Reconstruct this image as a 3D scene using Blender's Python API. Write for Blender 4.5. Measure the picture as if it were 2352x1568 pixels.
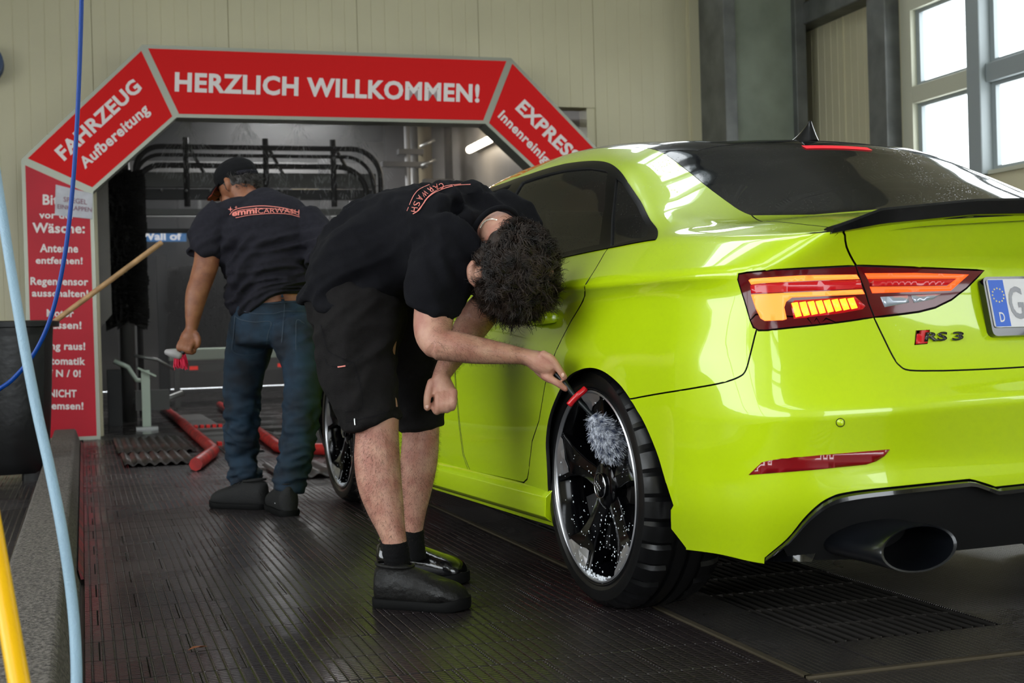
import bpy, bmesh, math, random
import numpy as np
from mathutils import Vector, Matrix, geometry, noise
from mathutils.bvhtree import BVHTree

random.seed(7); RNG = np.random.default_rng(7)
for o in list(bpy.data.objects): bpy.data.objects.remove(o)
SC = bpy.context.scene
COL = SC.collection

# ------------------------------------------------------------------ camera
FPX = 3107.0; CX, CY = 1176.0, 784.0
AZ = math.radians(17.6); PIT = math.radians(-0.334); ROL = math.radians(1.633)
CAMZ = 0.723
def _cambasis():
    F0 = np.array([math.sin(AZ), math.cos(AZ), 0.]); R0 = np.array([math.cos(AZ), -math.sin(AZ), 0.]); U0 = np.array([0, 0, 1.])
    F = F0*math.cos(PIT)+U0*math.sin(PIT); U1 = U0*math.cos(PIT)-F0*math.sin(PIT)
    R = R0*math.cos(ROL)-U1*math.sin(ROL); U = U1*math.cos(ROL)+R0*math.sin(ROL)
    return F, R, U
CF, CR, CU = _cambasis(); CC = np.array([0, 0, CAMZ])
cam = bpy.data.cameras.new('camera'); camo = bpy.data.objects.new('camera', cam); COL.objects.link(camo)
cam.sensor_fit = 'HORIZONTAL'; cam.sensor_width = 36.0; cam.lens = 36.0*FPX/2352.0
cam.clip_start = 0.05; cam.clip_end = 300
M = Matrix.Identity(4)
for i in range(3):
    M[i][0] = CR[i]; M[i][1] = CU[i]; M[i][2] = -CF[i]; M[i][3] = CC[i]
camo.matrix_world = M
cam.dof.use_dof = True; cam.dof.focus_distance = 3.6; cam.dof.aperture_fstop = 7.0
SC.camera = camo
SC.view_settings.view_transform = 'Standard'; SC.view_settings.look = 'None'
SC.view_settings.gamma = 1.0; SC.view_settings.use_curve_mapping = False
SC.view_settings.exposure = 0.55
SC.cycles.use_denoising = True; SC.cycles.use_adaptive_sampling = True; SC.cycles.adaptive_threshold = .03
SC.cycles.max_bounces = 7; SC.cycles.diffuse_bounces = 4; SC.cycles.glossy_bounces = 4; SC.cycles.transparent_max_bounces = 12
SC.cycles.caustics_reflective = False; SC.cycles.caustics_refractive = False
SC.cycles.sample_clamp_indirect = 6.0

# ------------------------------------------------------------------ world: bright overcast daylight
W = bpy.data.worlds.new('overcast_sky'); SC.world = W; W.use_nodes = True
bg = W.node_tree.nodes['Background']; bg.inputs[0].default_value = (0.90, 0.96, 1.0, 1); bg.inputs[1].default_value = 4.3

# daylight portals: they only guide the sky's own light through the hall's openings
def portal(name, loc, rot, sx, sy):
    l = bpy.data.lights.new(name, 'AREA'); l.shape = 'RECTANGLE'; l.size = sx; l.size_y = sy; l.cycles.is_portal = True
    o = bpy.data.objects.new(name, l); COL.objects.link(o); o.location = loc; o.rotation_euler = rot
portal('rooflight_portal', (.95, 6.15, 5.62), (0, 0, 0), 1.3, 3.1)
portal('rooflight_portal', (3.1, 7.6, 5.62), (0, 0, 0), .7, 3.2)
portal('rooflight_portal', (-3.8, -1.4, 5.62), (0, 0, 0), 2.2, 9.2)
portal('clerestory_portal', (5.05, 11.52, 4.7), (math.radians(90), 0, 0), 2.3, 1.1)
portal('gate_portal', (1.5, -7.25, 2.1), (math.radians(-90), 0, 0), 5.8, 4.2)
portal('left_window_portal', (-5.75, .5, 2.4), (0, math.radians(-90), 0), 2.4, 12.0)
portal('right_window_portal', (6.68, 3.2, 2.9), (0, math.radians(90), 0), 2.4, 13.0)
# ------------------------------------------------------------------ helpers
def ray(x, y): return CF+CR*((x-CX)/FPX)-CU*((y-CY)/FPX)
def ud(x, y, dep): return CC+ray(x, y)*dep                    # pixel + distance along the optical axis -> point
def up(x, y, ax, val):
    d = ray(x, y); t = (val-CC[ax])/d[ax]; return CC+t*d      # pixel on an axis-aligned plane
def s2l(c):
    c = c/255.0; return c/12.92 if c <= .04045 else ((c+.055)/1.055)**2.4
def rgb(r, g, b): return (s2l(r), s2l(g), s2l(b), 1.0)

MATS = {}
def mat(name, col, rough=.5, metal=0., coat=0., emis=None, estr=0., var=0., vscale=8., bump=0., bscale=60., spec=.5, trans=0., alpha=1., ior=1.45, coords='Object', sheen=0., rvar=0., col2=None):
    m = bpy.data.materials.new(name); m.use_nodes = True; nt = m.node_tree; b = nt.nodes['Principled BSDF']; MATS[name] = m
    b.inputs['Base Color'].default_value = col; b.inputs['Roughness'].default_value = rough; b.inputs['Metallic'].default_value = metal
    b.inputs['Coat Weight'].default_value = coat; b.inputs['Coat Roughness'].default_value = .03
    b.inputs['Specular IOR Level'].default_value = spec; b.inputs['Transmission Weight'].default_value = trans; b.inputs['IOR'].default_value = ior
    b.inputs['Alpha'].default_value = alpha; b.inputs['Sheen Weight'].default_value = sheen
    if emis: b.inputs['Emission Color'].default_value = emis; b.inputs['Emission Strength'].default_value = estr
    if var or bump or rvar:
        tc = nt.nodes.new('ShaderNodeTexCoord')
    if var or rvar:
        n = nt.nodes.new('ShaderNodeTexNoise'); n.inputs['Scale'].default_value = vscale; n.inputs['Detail'].default_value = 6
        nt.links.new(tc.outputs[coords], n.inputs['Vector'])
        if var:
            mx = nt.nodes.new('ShaderNodeMix'); mx.data_type = 'RGBA'
            c2 = col2 if col2 else tuple(max(0, c*(1-var)) for c in col[:3])+(1,)
            mx.inputs[6].default_value = c2; mx.inputs[7].default_value = tuple(min(1, c*(1+var*.6)) for c in col[:3])+(1,) if not col2 else col
            cr_ = nt.nodes.new('ShaderNodeMapRange'); cr_.inputs[1].default_value = .34; cr_.inputs[2].default_value = .66; nt.links.new(n.outputs['Fac'], cr_.inputs[0])
            nt.links.new(cr_.outputs[0], mx.inputs[0]); nt.links.new(mx.outputs[2], b.inputs['Base Color'])
        if rvar:
            mr = nt.nodes.new('ShaderNodeMapRange'); mr.inputs[1].default_value = .35; mr.inputs[2].default_value = .65
            mr.inputs[3].default_value = max(0, rough-rvar); mr.inputs[4].default_value = min(1, rough+rvar)
            nt.links.new(n.outputs['Fac'], mr.inputs[0]); nt.links.new(mr.outputs[0], b.inputs['Roughness'])
    if bump:
        n2 = nt.nodes.new('ShaderNodeTexNoise'); n2.inputs['Scale'].default_value = bscale; n2.inputs['Detail'].default_value = 4
        nt.links.new(tc.outputs[coords], n2.inputs['Vector'])
        bp = nt.nodes.new('ShaderNodeBump'); bp.inputs['Strength'].default_value = bump; bp.inputs['Distance'].default_value = .02
        nt.links.new(n2.outputs['Fac'], bp.inputs['Height']); nt.links.new(bp.outputs[0], b.inputs['Normal'])
    return m

def link(o, parent=None):
    COL.objects.link(o)
    if parent is not None: o.parent = parent
    return o
def tag(o, label=None, cat=None, group=None, kind=None):
    if label: o['label'] = label
    if cat: o['category'] = cat
    if group: o['group'] = group
    if kind: o['kind'] = kind
    return o
def empty(name, loc=(0, 0, 0), rz=0.):
    o = bpy.data.objects.new(name, None); COL.objects.link(o); o.location = loc; o.rotation_euler = (0, 0, rz); o.empty_display_size = .1
    return o
def mk(name, V, F, m, parent=None, smooth=False, normals=None, auto=None):
    me = bpy.data.meshes.new(name); me.from_pydata([tuple(map(float, v)) for v in V], [], [tuple(map(int, f)) for f in F])
    if m is not None:
        for q in (m if isinstance(m, (list, tuple)) else [m]): me.materials.append(q)
    me.update()
    if smooth: me.polygons.foreach_set('use_smooth', [True]*len(me.polygons))
    if auto is not None:
        me.polygons.foreach_set('use_smooth', [True]*len(me.polygons))
        me.set_sharp_from_angle(angle=math.radians(auto))
    if normals is not None:
        me.polygons.foreach_set('use_smooth', [True]*len(me.polygons))
        me.normals_split_custom_set_from_vertices([tuple(map(float, n)) for n in normals])
    o = bpy.data.objects.new(name, me); link(o, parent); return o

def catmull(P, n, closed=False):
    P = np.asarray(P, float); k = len(P); out = []
    segs = k if closed else k-1
    for i in range(segs):
        p1 = P[i]; p2 = P[(i+1) % k]
        p0 = P[(i-1) % k] if (closed or i > 0) else 2*p1-p2
        p3 = P[(i+2) % k] if (closed or i+2 < k) else 2*p2-p1
        for j in range(n):
            t = j/n
            out.append(.5*((2*p1)+(-p0+p2)*t+(2*p0-5*p1+4*p2-p3)*t*t+(-p0+3*p1-3*p2+p3)*t**3))
    if not closed: out.append(P[-1])
    return np.array(out)

class MB:
    """collects simple solids; build() links them as one mesh object"""
    def __init__(s): s.V = []; s.F = []; s.MI = []; s.mi = 0
    def add(s, V, F):
        b = len(s.V); s.V.extend([tuple(map(float, v)) for v in V]); s.F.extend([tuple(int(i)+b for i in f) for f in F]); s.MI.extend([s.mi]*len(F)); return s
    def box(s, c, d, rz=0., R=None):
        x, y, z = [q/2 for q in d]
        P = np.array([(-x, -y, -z), (x, -y, -z), (x, y, -z), (-x, y, -z), (-x, -y, z), (x, -y, z), (x, y, z), (-x, y, z)])
        if R is None:
            cr, sr = math.cos(rz), math.sin(rz); R = np.array([(cr, -sr, 0), (sr, cr, 0), (0, 0, 1)])
        P = P@np.asarray(R).T+np.asarray(c)
        return s.add(P, [(3, 2, 1, 0), (4, 5, 6, 7), (0, 1, 5, 4), (1, 2, 6, 5), (2, 3, 7, 6), (3, 0, 4, 7)])
    def bbox(s, lo, hi): return s.box([(a+b)/2 for a, b in zip(lo, hi)], [abs(b-a) for a, b in zip(lo, hi)])
    def rbox(s, c, d, r, n=3, rz=0., axis=2):
        """box with rounded vertical edges along axis"""
        dd = list(d); h = dd[axis]/2; a, b = [i for i in range(3) if i != axis]
        pts = []
        for k in range(4):
            sx = (1, -1, -1, 1)[k]; sy = (1, 1, -1, -1)[k]
            for j in range(n+1):
                t = math.pi/2*(k+j/n); pts.append((sx*(dd[a]/2-r)+r*math.cos(t), sy*(dd[b]/2-r)+r*math.sin(t)))
        m = len(pts); V = []
        for z in (-h, h):
            for p in pts:
                q = [0, 0, 0]; q[a] = p[0]; q[b] = p[1]; q[axis] = z; V.append(q)
        V = np.array(V); cr, sr = math.cos(rz), math.sin(rz); V = V@np.array([(cr, -sr, 0), (sr, cr, 0), (0, 0, 1)]).T+np.asarray(c)
        F = [(i, (i+1) % m, m+(i+1) % m, m+i) for i in range(m)]+[tuple(range(m))[::-1], tuple(range(m, 2*m))]
        return s.add(V, F)
    def tube(s, path, r, n=8, caps=True, closed=False):
        P = np.asarray(path, float); k = len(P); r = np.broadcast_to(np.asarray(r, float), (k,))
        T = np.gradient(P, axis=0)
        if closed: T = np.roll(P, -1, 0)-np.roll(P, 1, 0)
        T /= np.maximum(np.linalg.norm(T, axis=1, keepdims=True), 1e-9)
        ref = np.array([0, 0, 1.]) if abs(T[0][2]) < .9 else np.array([1., 0, 0])
        a = np.cross(T[0], ref); a /= np.linalg.norm(a); V = []
        for i in range(k):
            a = a-T[i]*a.dot(T[i]); a /= max(np.linalg.norm(a), 1e-9); b = np.cross(T[i], a)
            for j in range(n):
                t = 2*math.pi*j/n; V.append(P[i]+r[i]*(a*math.cos(t)+b*math.sin(t)))
        F = []
        for i in range(k if closed else k-1):
            i2 = (i+1) % k
            for j in range(n): F.append((i*n+j, i*n+(j+1) % n, i2*n+(j+1) % n, i2*n+j))
        if caps and not closed: F += [tuple(range(n))[::-1], tuple(range((k-1)*n, k*n))]
        return s.add(V, F)
    def cyl(s, a, b, r, n=12): return s.tube([a, b], r, n)
    def lathe(s, prof, c, ax, n=32, close=False, caps=True):
        """prof: list of (radius, height along ax)"""
        ax = np.asarray(ax, float); ax /= np.linalg.norm(ax); ref = np.array([0, 0, 1.]) if abs(ax[2]) < .9 else np.array([1., 0, 0])
        e = np.cross(ax, ref); e /= np.linalg.norm(e); g = np.cross(ax, e); V = []; k = len(prof)
        for (r, h) in prof:
            for j in range(n):
                t = 2*math.pi*j/n; V.append(np.asarray(c)+ax*h+r*(e*math.cos(t)+g*math.sin(t)))
        F = []
        for i in range(k if close else k-1):
            i2 = (i+1) % k
            for j in range(n): F.append((i*n+j, i*n+(j+1) % n, i2*n+(j+1) % n, i2*n+j))
        if not close and caps:
            if prof[0][0] > 1e-6: F.append(tuple(range(n))[::-1])
            if prof[-1][0] > 1e-6: F.append(tuple(range((k-1)*n, k*n)))
        return s.add(V, F)
    def prism(s, poly, d0, d1):
        """poly: list of 3-D points (planar outline), extruded from offset d0 to d1"""
        P = np.asarray(poly, float); m = len(P); d0 = np.asarray(d0, float); d1 = np.asarray(d1, float)
        V = np.vstack([P+d0, P+d1]); F = [(i, (i+1) % m, m+(i+1) % m, m+i) for i in range(m)]+[tuple(range(m))[::-1], tuple(range(m, 2*m))]
        return s.add(V, F)
    def build(s, name, m, parent=None, smooth=False, auto=None):
        o = mk(name, s.V, s.F, m, parent, smooth, None, auto)
        if any(s.MI): o.data.polygons.foreach_set('material_index', s.MI)
        return o

def fixnormals(o):
    bm = bmesh.new(); bm.from_mesh(o.data); bmesh.ops.recalc_face_normals(bm, faces=bm.faces[:]); bm.to_mesh(o.data); bm.free(); return o
def bevel(o, w, seg=2, ang=35):
    md = o.modifiers.new('bevel', 'BEVEL'); md.width = w; md.segments = seg; md.limit_method = 'ANGLE'; md.angle_limit = math.radians(ang)
    return o
def subsurf(o, lv=1):
    md = o.modifiers.new('sub', 'SUBSURF'); md.levels = lv; md.render_levels = lv; return o

def textmesh(s, size, bold=0., extrude=0., align='CENTER', spacing=1., res=3):
    """flat glyph triangles of the built-in font as (V, F)"""
    c = bpy.data.curves.new('t', 'FONT'); c.body = s; c.size = size; c.align_x = align; c.align_y = 'CENTER'; c.offset = bold; c.extrude = extrude
    c.resolution_u = res; c.space_character = spacing
    o = bpy.data.objects.new('t', c); COL.objects.link(o); bpy.context.view_layer.update()
    dg = bpy.context.evaluated_depsgraph_get(); me = bpy.data.meshes.new_from_object(o.evaluated_get(dg))
    V = np.array([v.co[:] for v in me.vertices]); F = [tuple(p.vertices) for p in me.polygons]
    bpy.data.objects.remove(o); bpy.data.curves.remove(c); bpy.data.meshes.remove(me)
    return V, F
def place2d(V, o, ex, ey, ez=None, h=0.):
    o, ex, ey = map(lambda q: np.asarray(q, float), (o, ex, ey))
    P = o+V[:, :1]*ex+V[:, 1:2]*ey
    if ez is not None: P = P+np.asarray(ez, float)*(V[:, 2:3]+h)
    return P
def fit_text(s, w, h, bold=0., spacing=1.):
    """text scaled to a box of width w and height h around (0,0)"""
    V, F = textmesh(s, 1., bold, 0., 'CENTER', spacing)
    lo, hi = V.min(0), V.max(0); V = V-(lo+hi)/2
    V[:, 0] *= w/(hi[0]-lo[0]); V[:, 1] *= h/(hi[1]-lo[1]); return V, F

def remesh(name, V, F, voxel, m, parent=None, smooth=0, sub=0):
    """weld overlapping closed shells to one continuous surface"""
    me = bpy.data.meshes.new(name); me.from_pydata([tuple(map(float, v)) for v in V], [], F); me.update()
    bm = bmesh.new(); bm.from_mesh(me); bmesh.ops.recalc_face_normals(bm, faces=bm.faces[:]); bm.to_mesh(me); bm.free()
    o = bpy.data.objects.new(name, me); COL.objects.link(o)
    md = o.modifiers.new('r', 'REMESH'); md.mode = 'VOXEL'; md.voxel_size = voxel; md.use_smooth_shade = True
    if smooth:
        sm = o.modifiers.new('s', 'SMOOTH'); sm.factor = .5; sm.iterations = smooth
    bpy.context.view_layer.update(); dg = bpy.context.evaluated_depsgraph_get()
    me2 = bpy.data.meshes.new_from_object(o.evaluated_get(dg)); bpy.data.objects.remove(o); bpy.data.meshes.remove(me)
    me2.name = name; me2.materials.clear()
    for q in (m if isinstance(m, (list, tuple)) else [m]): me2.materials.append(q)
    me2.polygons.foreach_set('use_smooth', [True]*len(me2.polygons))
    o2 = bpy.data.objects.new(name, me2); link(o2, parent); return o2
# ================================================================== the hall (x right, y into the wash tunnel, z up)
YW = 11.3; XR = 6.45; ZC = 5.4; XL = -5.5; YB = -7.0
WALLM = mat('wall_panel_cream', rgb(206, 199, 168), rough=.42, var=.06, vscale=1.2, rvar=.08)
CONC = mat('column_grey_green', rgb(138, 146, 132), rough=.6, var=.22, vscale=2.5)
STEEL = mat('galvanised_steel', rgb(112, 114, 112), rough=.5, var=.25, vscale=5., metal=.3)
DARKM = mat('dark_interior', rgb(44, 43, 42), rough=.6, var=.3, vscale=2.)
WFRAME = mat('window_frame_grey', rgb(150, 158, 160), rough=.45); WFRAMEC = mat('window_frame_cream', rgb(196, 196, 176), rough=.45)
CEILM = mat('ceiling_pale', rgb(176, 176, 170), rough=.6)
def pane_mat():
    m = bpy.data.materials.new('window_glass'); m.use_nodes = True; nt = m.node_tree; nt.nodes.remove(nt.nodes['Principled BSDF']); out = nt.nodes['Material Output']
    t = nt.nodes.new('ShaderNodeBsdfTransparent'); g = nt.nodes.new('ShaderNodeBsdfGlossy'); g.inputs['Roughness'].default_value = .02; fr = nt.nodes.new('ShaderNodeValue'); fr.outputs[0].default_value = .06
    mx = nt.nodes.new('ShaderNodeMixShader'); nt.links.new(fr.outputs[0], mx.inputs[0]); nt.links.new(t.outputs[0], mx.inputs[1]); nt.links.new(g.outputs[0], mx.inputs[2]); nt.links.new(mx.outputs[0], out.inputs[0]); return m
PANE = pane_mat()
# ---- floor: black interlocking mat tiles in running bond, plates and grating under the car
def tile_mat(name, base, sc=1.0):
    m = mat(name, base, rough=.30, spec=.6); nt = m.node_tree; b = nt.nodes['Principled BSDF']
    ge = nt.nodes.new('ShaderNodeNewGeometry'); mp = nt.nodes.new('ShaderNodeMapping'); mp.vector_type = 'POINT'; nt.links.new(ge.outputs['Position'], mp.inputs[0])
    br = nt.nodes.new('ShaderNodeTexBrick'); br.offset = 0.; br.inputs['Scale'].default_value = 1.; br.inputs['Mortar Size'].default_value = .0042*sc; br.inputs['Mortar Smooth'].default_value = 1.
    br.inputs['Brick Width'].default_value = .02584*sc; br.inputs['Row Height'].default_value = .0148*sc; br.inputs['Color1'].default_value = (1, 1, 1, 1); br.inputs['Color2'].default_value = (.75, .75, .75, 1); br.inputs['Mortar'].default_value = (0, 0, 0, 1)
    nt.links.new(mp.outputs[0], br.inputs['Vector'])
    bp = nt.nodes.new('ShaderNodeBump'); bp.inputs['Strength'].default_value = .55; bp.inputs['Distance'].default_value = .006; nt.links.new(br.outputs['Color'], bp.inputs['Height']); nt.links.new(bp.outputs[0], b.inputs['Normal'])
    # wet: large puddle-like patches are smoother
    n = nt.nodes.new('ShaderNodeTexNoise'); n.inputs['Scale'].default_value = 1.4; n.inputs['Detail'].default_value = 3; nt.links.new(ge.outputs['Position'], n.inputs['Vector'])
    mr = nt.nodes.new('ShaderNodeMapRange'); mr.inputs[1].default_value = .40; mr.inputs[2].default_value = .62; mr.inputs[3].default_value = .20; mr.inputs[4].default_value = .36; nt.links.new(n.outputs['Fac'], mr.inputs[0]); nt.links.new(mr.outputs[0], b.inputs['Roughness'])
    sp = nt.nodes.new('ShaderNodeMapRange'); sp.inputs[1].default_value = .42; sp.inputs[2].default_value = .60; sp.inputs[3].default_value = .8; sp.inputs[4].default_value = 1.; nt.links.new(n.outputs['Fac'], sp.inputs[0]); nt.links.new(sp.outputs[0], bp.inputs['Strength'])
    return m
TILE = tile_mat('mat_tile_black', rgb(40, 34, 35)); PLATE = tile_mat('plate_steel_dark', rgb(84, 80, 79), .62); PLATE.node_tree.nodes['Principled BSDF'].inputs['Metallic'].default_value = .7
UNDERF = mat('under_floor', rgb(14, 13, 13), rough=.5)
mb = MB(); mb.bbox((XL, YB, -.30), (XR, YW, -.016)); FLOOR = tag(mb.build('floor', UNDERF), 'dark wet floor of the wash hall under the mat tiles', kind='structure')
TP = .2067
def tile_mesh(wx, wy, name='tile', h=.013, g=.0009, c=.0016):
    x0, x1, y0, y1 = g, wx-g, g, wy-g
    V = [(x0, y0, -h), (x1, y0, -h), (x1, y1, -h), (x0, y1, -h), (x0, y0, -c), (x1, y0, -c), (x1, y1, -c), (x0, y1, -c), (x0+c, y0+c, 0), (x1-c, y0+c, 0), (x1-c, y1-c, 0), (x0+c, y1-c, 0)]
    F = [(0, 1, 5, 4), (1, 2, 6, 5), (2, 3, 7, 6), (3, 0, 4, 7), (4, 5, 9, 8), (5, 6, 10, 9), (6, 7, 11, 10), (7, 4, 8, 11), (8, 9, 10, 11)]
    return V, F
V, F = tile_mesh(TP, TP); t0 = mk('tile', V, F, TILE, FLOOR)
TILE_ME = {}; first = True; tiles = []; k_row = 0
X0, X1, Y0 = -.018, 1.392, 2.42
yy = Y0; row = 0
while yy < 11.2:
    off = .43-(TP/2 if row % 2 else 0); xs = [X0]; q = off-math.ceil((off-X0)/TP)*TP
    while q < X1-.02:
        if q > X0+.02: xs.append(q)
        q += TP
    xs.append(X1)
    for a, b in zip(xs[:-1], xs[1:]): tiles.append((a, yy, b-a, min(TP, 11.25-yy)))
    yy += TP; row += 1
tiles.sort(key=lambda t: t[1]); used = False
for i, (a, y_, w_, h_) in enumerate(tiles[:300]):
    key = (round(w_, 3), round(h_, 3))
    if key == (round(TP, 3), round(TP, 3)):
        if not used: t0.location = (a, y_, 0); used = True; continue
        o = t0.copy()
    else:
        if key not in TILE_ME: V, F = tile_mesh(w_, h_); me = bpy.data.meshes.new('tile'); me.from_pydata(V, [], F); me.materials.append(TILE); TILE_ME[key] = me
        o = bpy.data.objects.new('tile', TILE_ME[key])
    o.name = 'tile'; link(o, FLOOR); o.location = (a, y_, 0)
mb = MB()
for (a, y_, w_, h_) in tiles[300:]: V, F = tile_mesh(w_, h_); mb.add(np.array(V)+np.array([a, y_, 0]), F)
for (xa, xb, ya, yb) in ((-2.6, -.24, 3.2, 11.2), (-.018, 1.392, .8, 2.42)):
    yv = ya
    r_ = 0
    while yv < yb:
        xv = xa-(TP/2 if r_ % 2 else 0)
        while xv < xb:
            a, b = max(xv, xa), min(xv+TP, xb)
            if b-a > .02: V, F = tile_mesh(b-a, min(TP, yb-yv)); mb.add(np.array(V)+np.array([a, yv, 0]), F)
            xv += TP
        yv += TP; r_ += 1
o = mb.build('more_tiles', TILE, FLOOR); o['kind'] = 'stuff'
# right-hand bay: edge strip, perforated plates, grating
mb = MB(); mb.bbox((1.396, 2.47, -.013), (1.412, 9.0, .003)); mb.bbox((1.396, 2.462, -.013), (4.6, 2.476, .003)); mb.build('edge_strip', mat('brass_edge', rgb(120, 110, 92), rough=.35, metal=.7), FLOOR)
mb = MB(); V, F = tile_mesh(.186, 6.5); mb.add(np.array(V)+np.array([1.412, 2.478, 0]), F); mb.build('floor_plate', PLATE, FLOOR)
mb = MB(); V, F = tile_mesh(3.0, .235); mb.add(np.array(V)+np.array([1.60, 2.478, 0]), F); mb.build('floor_plate', PLATE, FLOOR)
mb = MB(); V, F = tile_mesh(2.6, 6.2); mb.add(np.array(V)+np.array([2.06, 2.72, -.001]), F); mb.build('floor_plate', PLATE, FLOOR)
mb = MB(); V, F = tile_mesh(4.8, 3.4); mb.add(np.array(V)+np.array([1.40, -.95, -.0005]), F); mb.build('floor_plate', PLATE, FLOOR)
GRT = mat('grating_steel', rgb(92, 88, 84), rough=.35, metal=.8); bar = None
for i in range(15):
    x = 1.61+i*.031
    if bar is None: mb = MB(); mb.bbox((0, 0, -.03), (.004, 6.2, .0)); bar = mb.build('grating_bar', GRT, FLOOR); bar.location = (x, 2.72, .001)
    else: o = bar.copy(); link(o, FLOOR); o.location = (x, 2.72, .001)
bar = None
for i in range(26):
    if bar is None: mb = MB(); mb.bbox((0, 0, -.012), (.46, .004, -.004)); bar = mb.build('grating_cross_bar', GRT, FLOOR); bar.location = (1.60, 2.9+i*.22, .001)
    else: o = bar.copy(); link(o, FLOOR); o.location = (1.60, 2.9+i*.22, .001)
# ---- kerb with red paint remains
KERBM = mat('kerb_concrete', rgb(104, 98, 92), rough=.75, var=.8, vscale=110., bump=.5, bscale=160.)
mb = MB(); prof = [(-.220, -.016), (-.212, .10), (-.205, .110), (-.078, .110), (-.070, .10), (-.034, -.016)]
def kerb_block(prof, y0, y1, grow=0.):
    c = (-.13, .05); P = [(c[0]+(x-c[0])*(1+grow), z if z < 0 else z+grow*.08) for x, z in prof]; n = len(P); V = [(x, y, z) for y in (y0, y1) for (x, z) in P]; F = [(j, j+1, n+j+1, n+j) for j in range(n-1)]+[tuple(range(n)), tuple(range(n, 2*n))]; return V, F
V, F = kerb_block(prof, 1.2, 10.44); K = fixnormals(mk('kerb', V, F, KERBM)); tag(K, 'long rough grey concrete kerb running to the red arch', 'kerb', kind='structure')
ys_k = [1.2, 2.2, 3.2, 4.2, 5.2, 6.2, 7.2, 8.2, 8.75, 9.3, 9.9, 10.45]
for y0, y1 in zip(ys_k[:-1], ys_k[1:]): V, F = kerb_block(prof, y0+.002, y1-.003, .07); o = fixnormals(mk('kerb_stone', V, F, KERBM, K)); bevel(o, .008, 3)
REDP = mat('red_paint_worn', rgb(150, 28, 40), rough=.5, var=.5, vscale=14., col2=rgb(70, 40, 42)); PINK = mat('pale_sealant', rgb(150, 132, 120), rough=.7, var=.3, vscale=20)
mb = MB(); mb.prism([(-.027, 0, .0), (-.018, 0, .0), (-.018, 0, .004), (-.034, 0, .03)], (0, 4.4, 0), (0, 10.4, 0)); mb.build('red_edge', REDP, K)
mb = MB(); mb.tube([(-.228+.004*math.sin(y*3), y, .006) for y in np.linspace(2.4, 8.0, 24)], .008, 6); mb.build('sealant_bead', PINK, K, smooth=True)
mb = MB(); mb.prism([(-.232, 0, .0), (-.222, 0, .06), (-.216, 0, .075), (-.228, 0, .0)], (0, 7.2, 0), (0, 10.4, 0)); mb.build('red_edge', REDP, K)
# ---- walls
def grooved_panel(w, h, pitch=.119, d=.003, gw=.008):
    """sandwich panel: shallow vertical grooves, drawn along x"""
    xs = [0, .003]; ys = [-.012, 0]; k = int(w/pitch)
    for i in range(1, k+1):
        c = i*w/(k+1); xs += [c-gw/2, c-gw/4, c+gw/4, c+gw/2]; ys += [0, -d, -d, 0]
    xs += [w-.003, w]; ys += [0, -.012]
    n = len(xs); V = [(x, -y, 0) for x, y in zip(xs, ys)]+[(x, -y, h) for x, y in zip(xs, ys)]; F = [(i, i+1, n+i+1, n+i) for i in range(n-1)]
    return V, F
OX0, OX1, OZ = .135, 4.35, 2.72
CLX0, CLX1, CLZ0, CLZ1 = 3.9, 6.2, 4.15, 5.25  # added window out of view, for the bright reflection on the rear quarter
mb = MB(); mb.bbox((XL, YW+.014, -.016), (OX0, YW+.2, CLZ0)); mb.bbox((OX1, YW+.014, -.016), (XR, YW+.2, CLZ0)); mb.bbox((XL, YW+.014, CLZ0), (CLX0, YW+.2, ZC)); mb.bbox((CLX1, YW+.014, CLZ0), (XR, YW+.2, ZC)); mb.bbox((CLX0, YW+.014, CLZ1), (CLX1, YW+.2, ZC)); mb.bbox((OX0, YW+.014, OZ), (OX1, YW+.2, CLZ0))
WB = tag(mb.build('wall_back', WALLM), 'cream sandwich panel wall behind the red arch', kind='structure')
seams = [-4.08, -3.01, -1.94, -.93, .14, 1.215, 2.29, 3.36, 4.43, 5.45]
for a, b in zip(seams[:-1], seams[1:]):
    z0 = 0. if (b <= OX0+.01 or a >= OX1-.01) else OZ
    if a < OX0 < b and b-OX0 > .1: pass
    V, F = grooved_panel(b-a, CLZ0-z0); mk('panel', np.array(V)+np.array([a, YW, z0]), F, WALLM, WB, auto=25)
V, F = grooved_panel(XR-5.45, CLZ0); mk('panel', np.array(V)+np.array([5.45, YW, 0]), F, WALLM, WB, auto=25)
mb = MB(); mb.bbox((CLX0, YW+.03, CLZ0), (CLX1, YW+.12, CLZ0+.07)); mb.bbox((CLX0, YW+.03, CLZ1-.07), (CLX1, YW+.12, CLZ1)); CW = tag(mb.build('window_6', WFRAME), 'clerestory window high in the wall above the arch', kind='structure')
for i in range(4):
    x = CLX0+(CLX1-CLX0)*i/3; mb = MB(); mb.bbox((x-.06, YW+.03, CLZ0), (x+.06, YW+.12, CLZ1)); mb.build('mullion', WFRAME, CW)
    if i < 3: mk('pane', [(x, YW+.07, CLZ0), (x+.76, YW+.07, CLZ0), (x+.76, YW+.07, CLZ1), (x, YW+.07, CLZ1)], [(0, 1, 2, 3)], PANE, CW)
# narrow cover strip and small black sensor beside the column
mb = MB(); mb.bbox((5.36, YW-.03, 0), (5.46, YW+.0, CLZ0)); o = mb.build('cover_strip', WALLM, WB)
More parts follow.
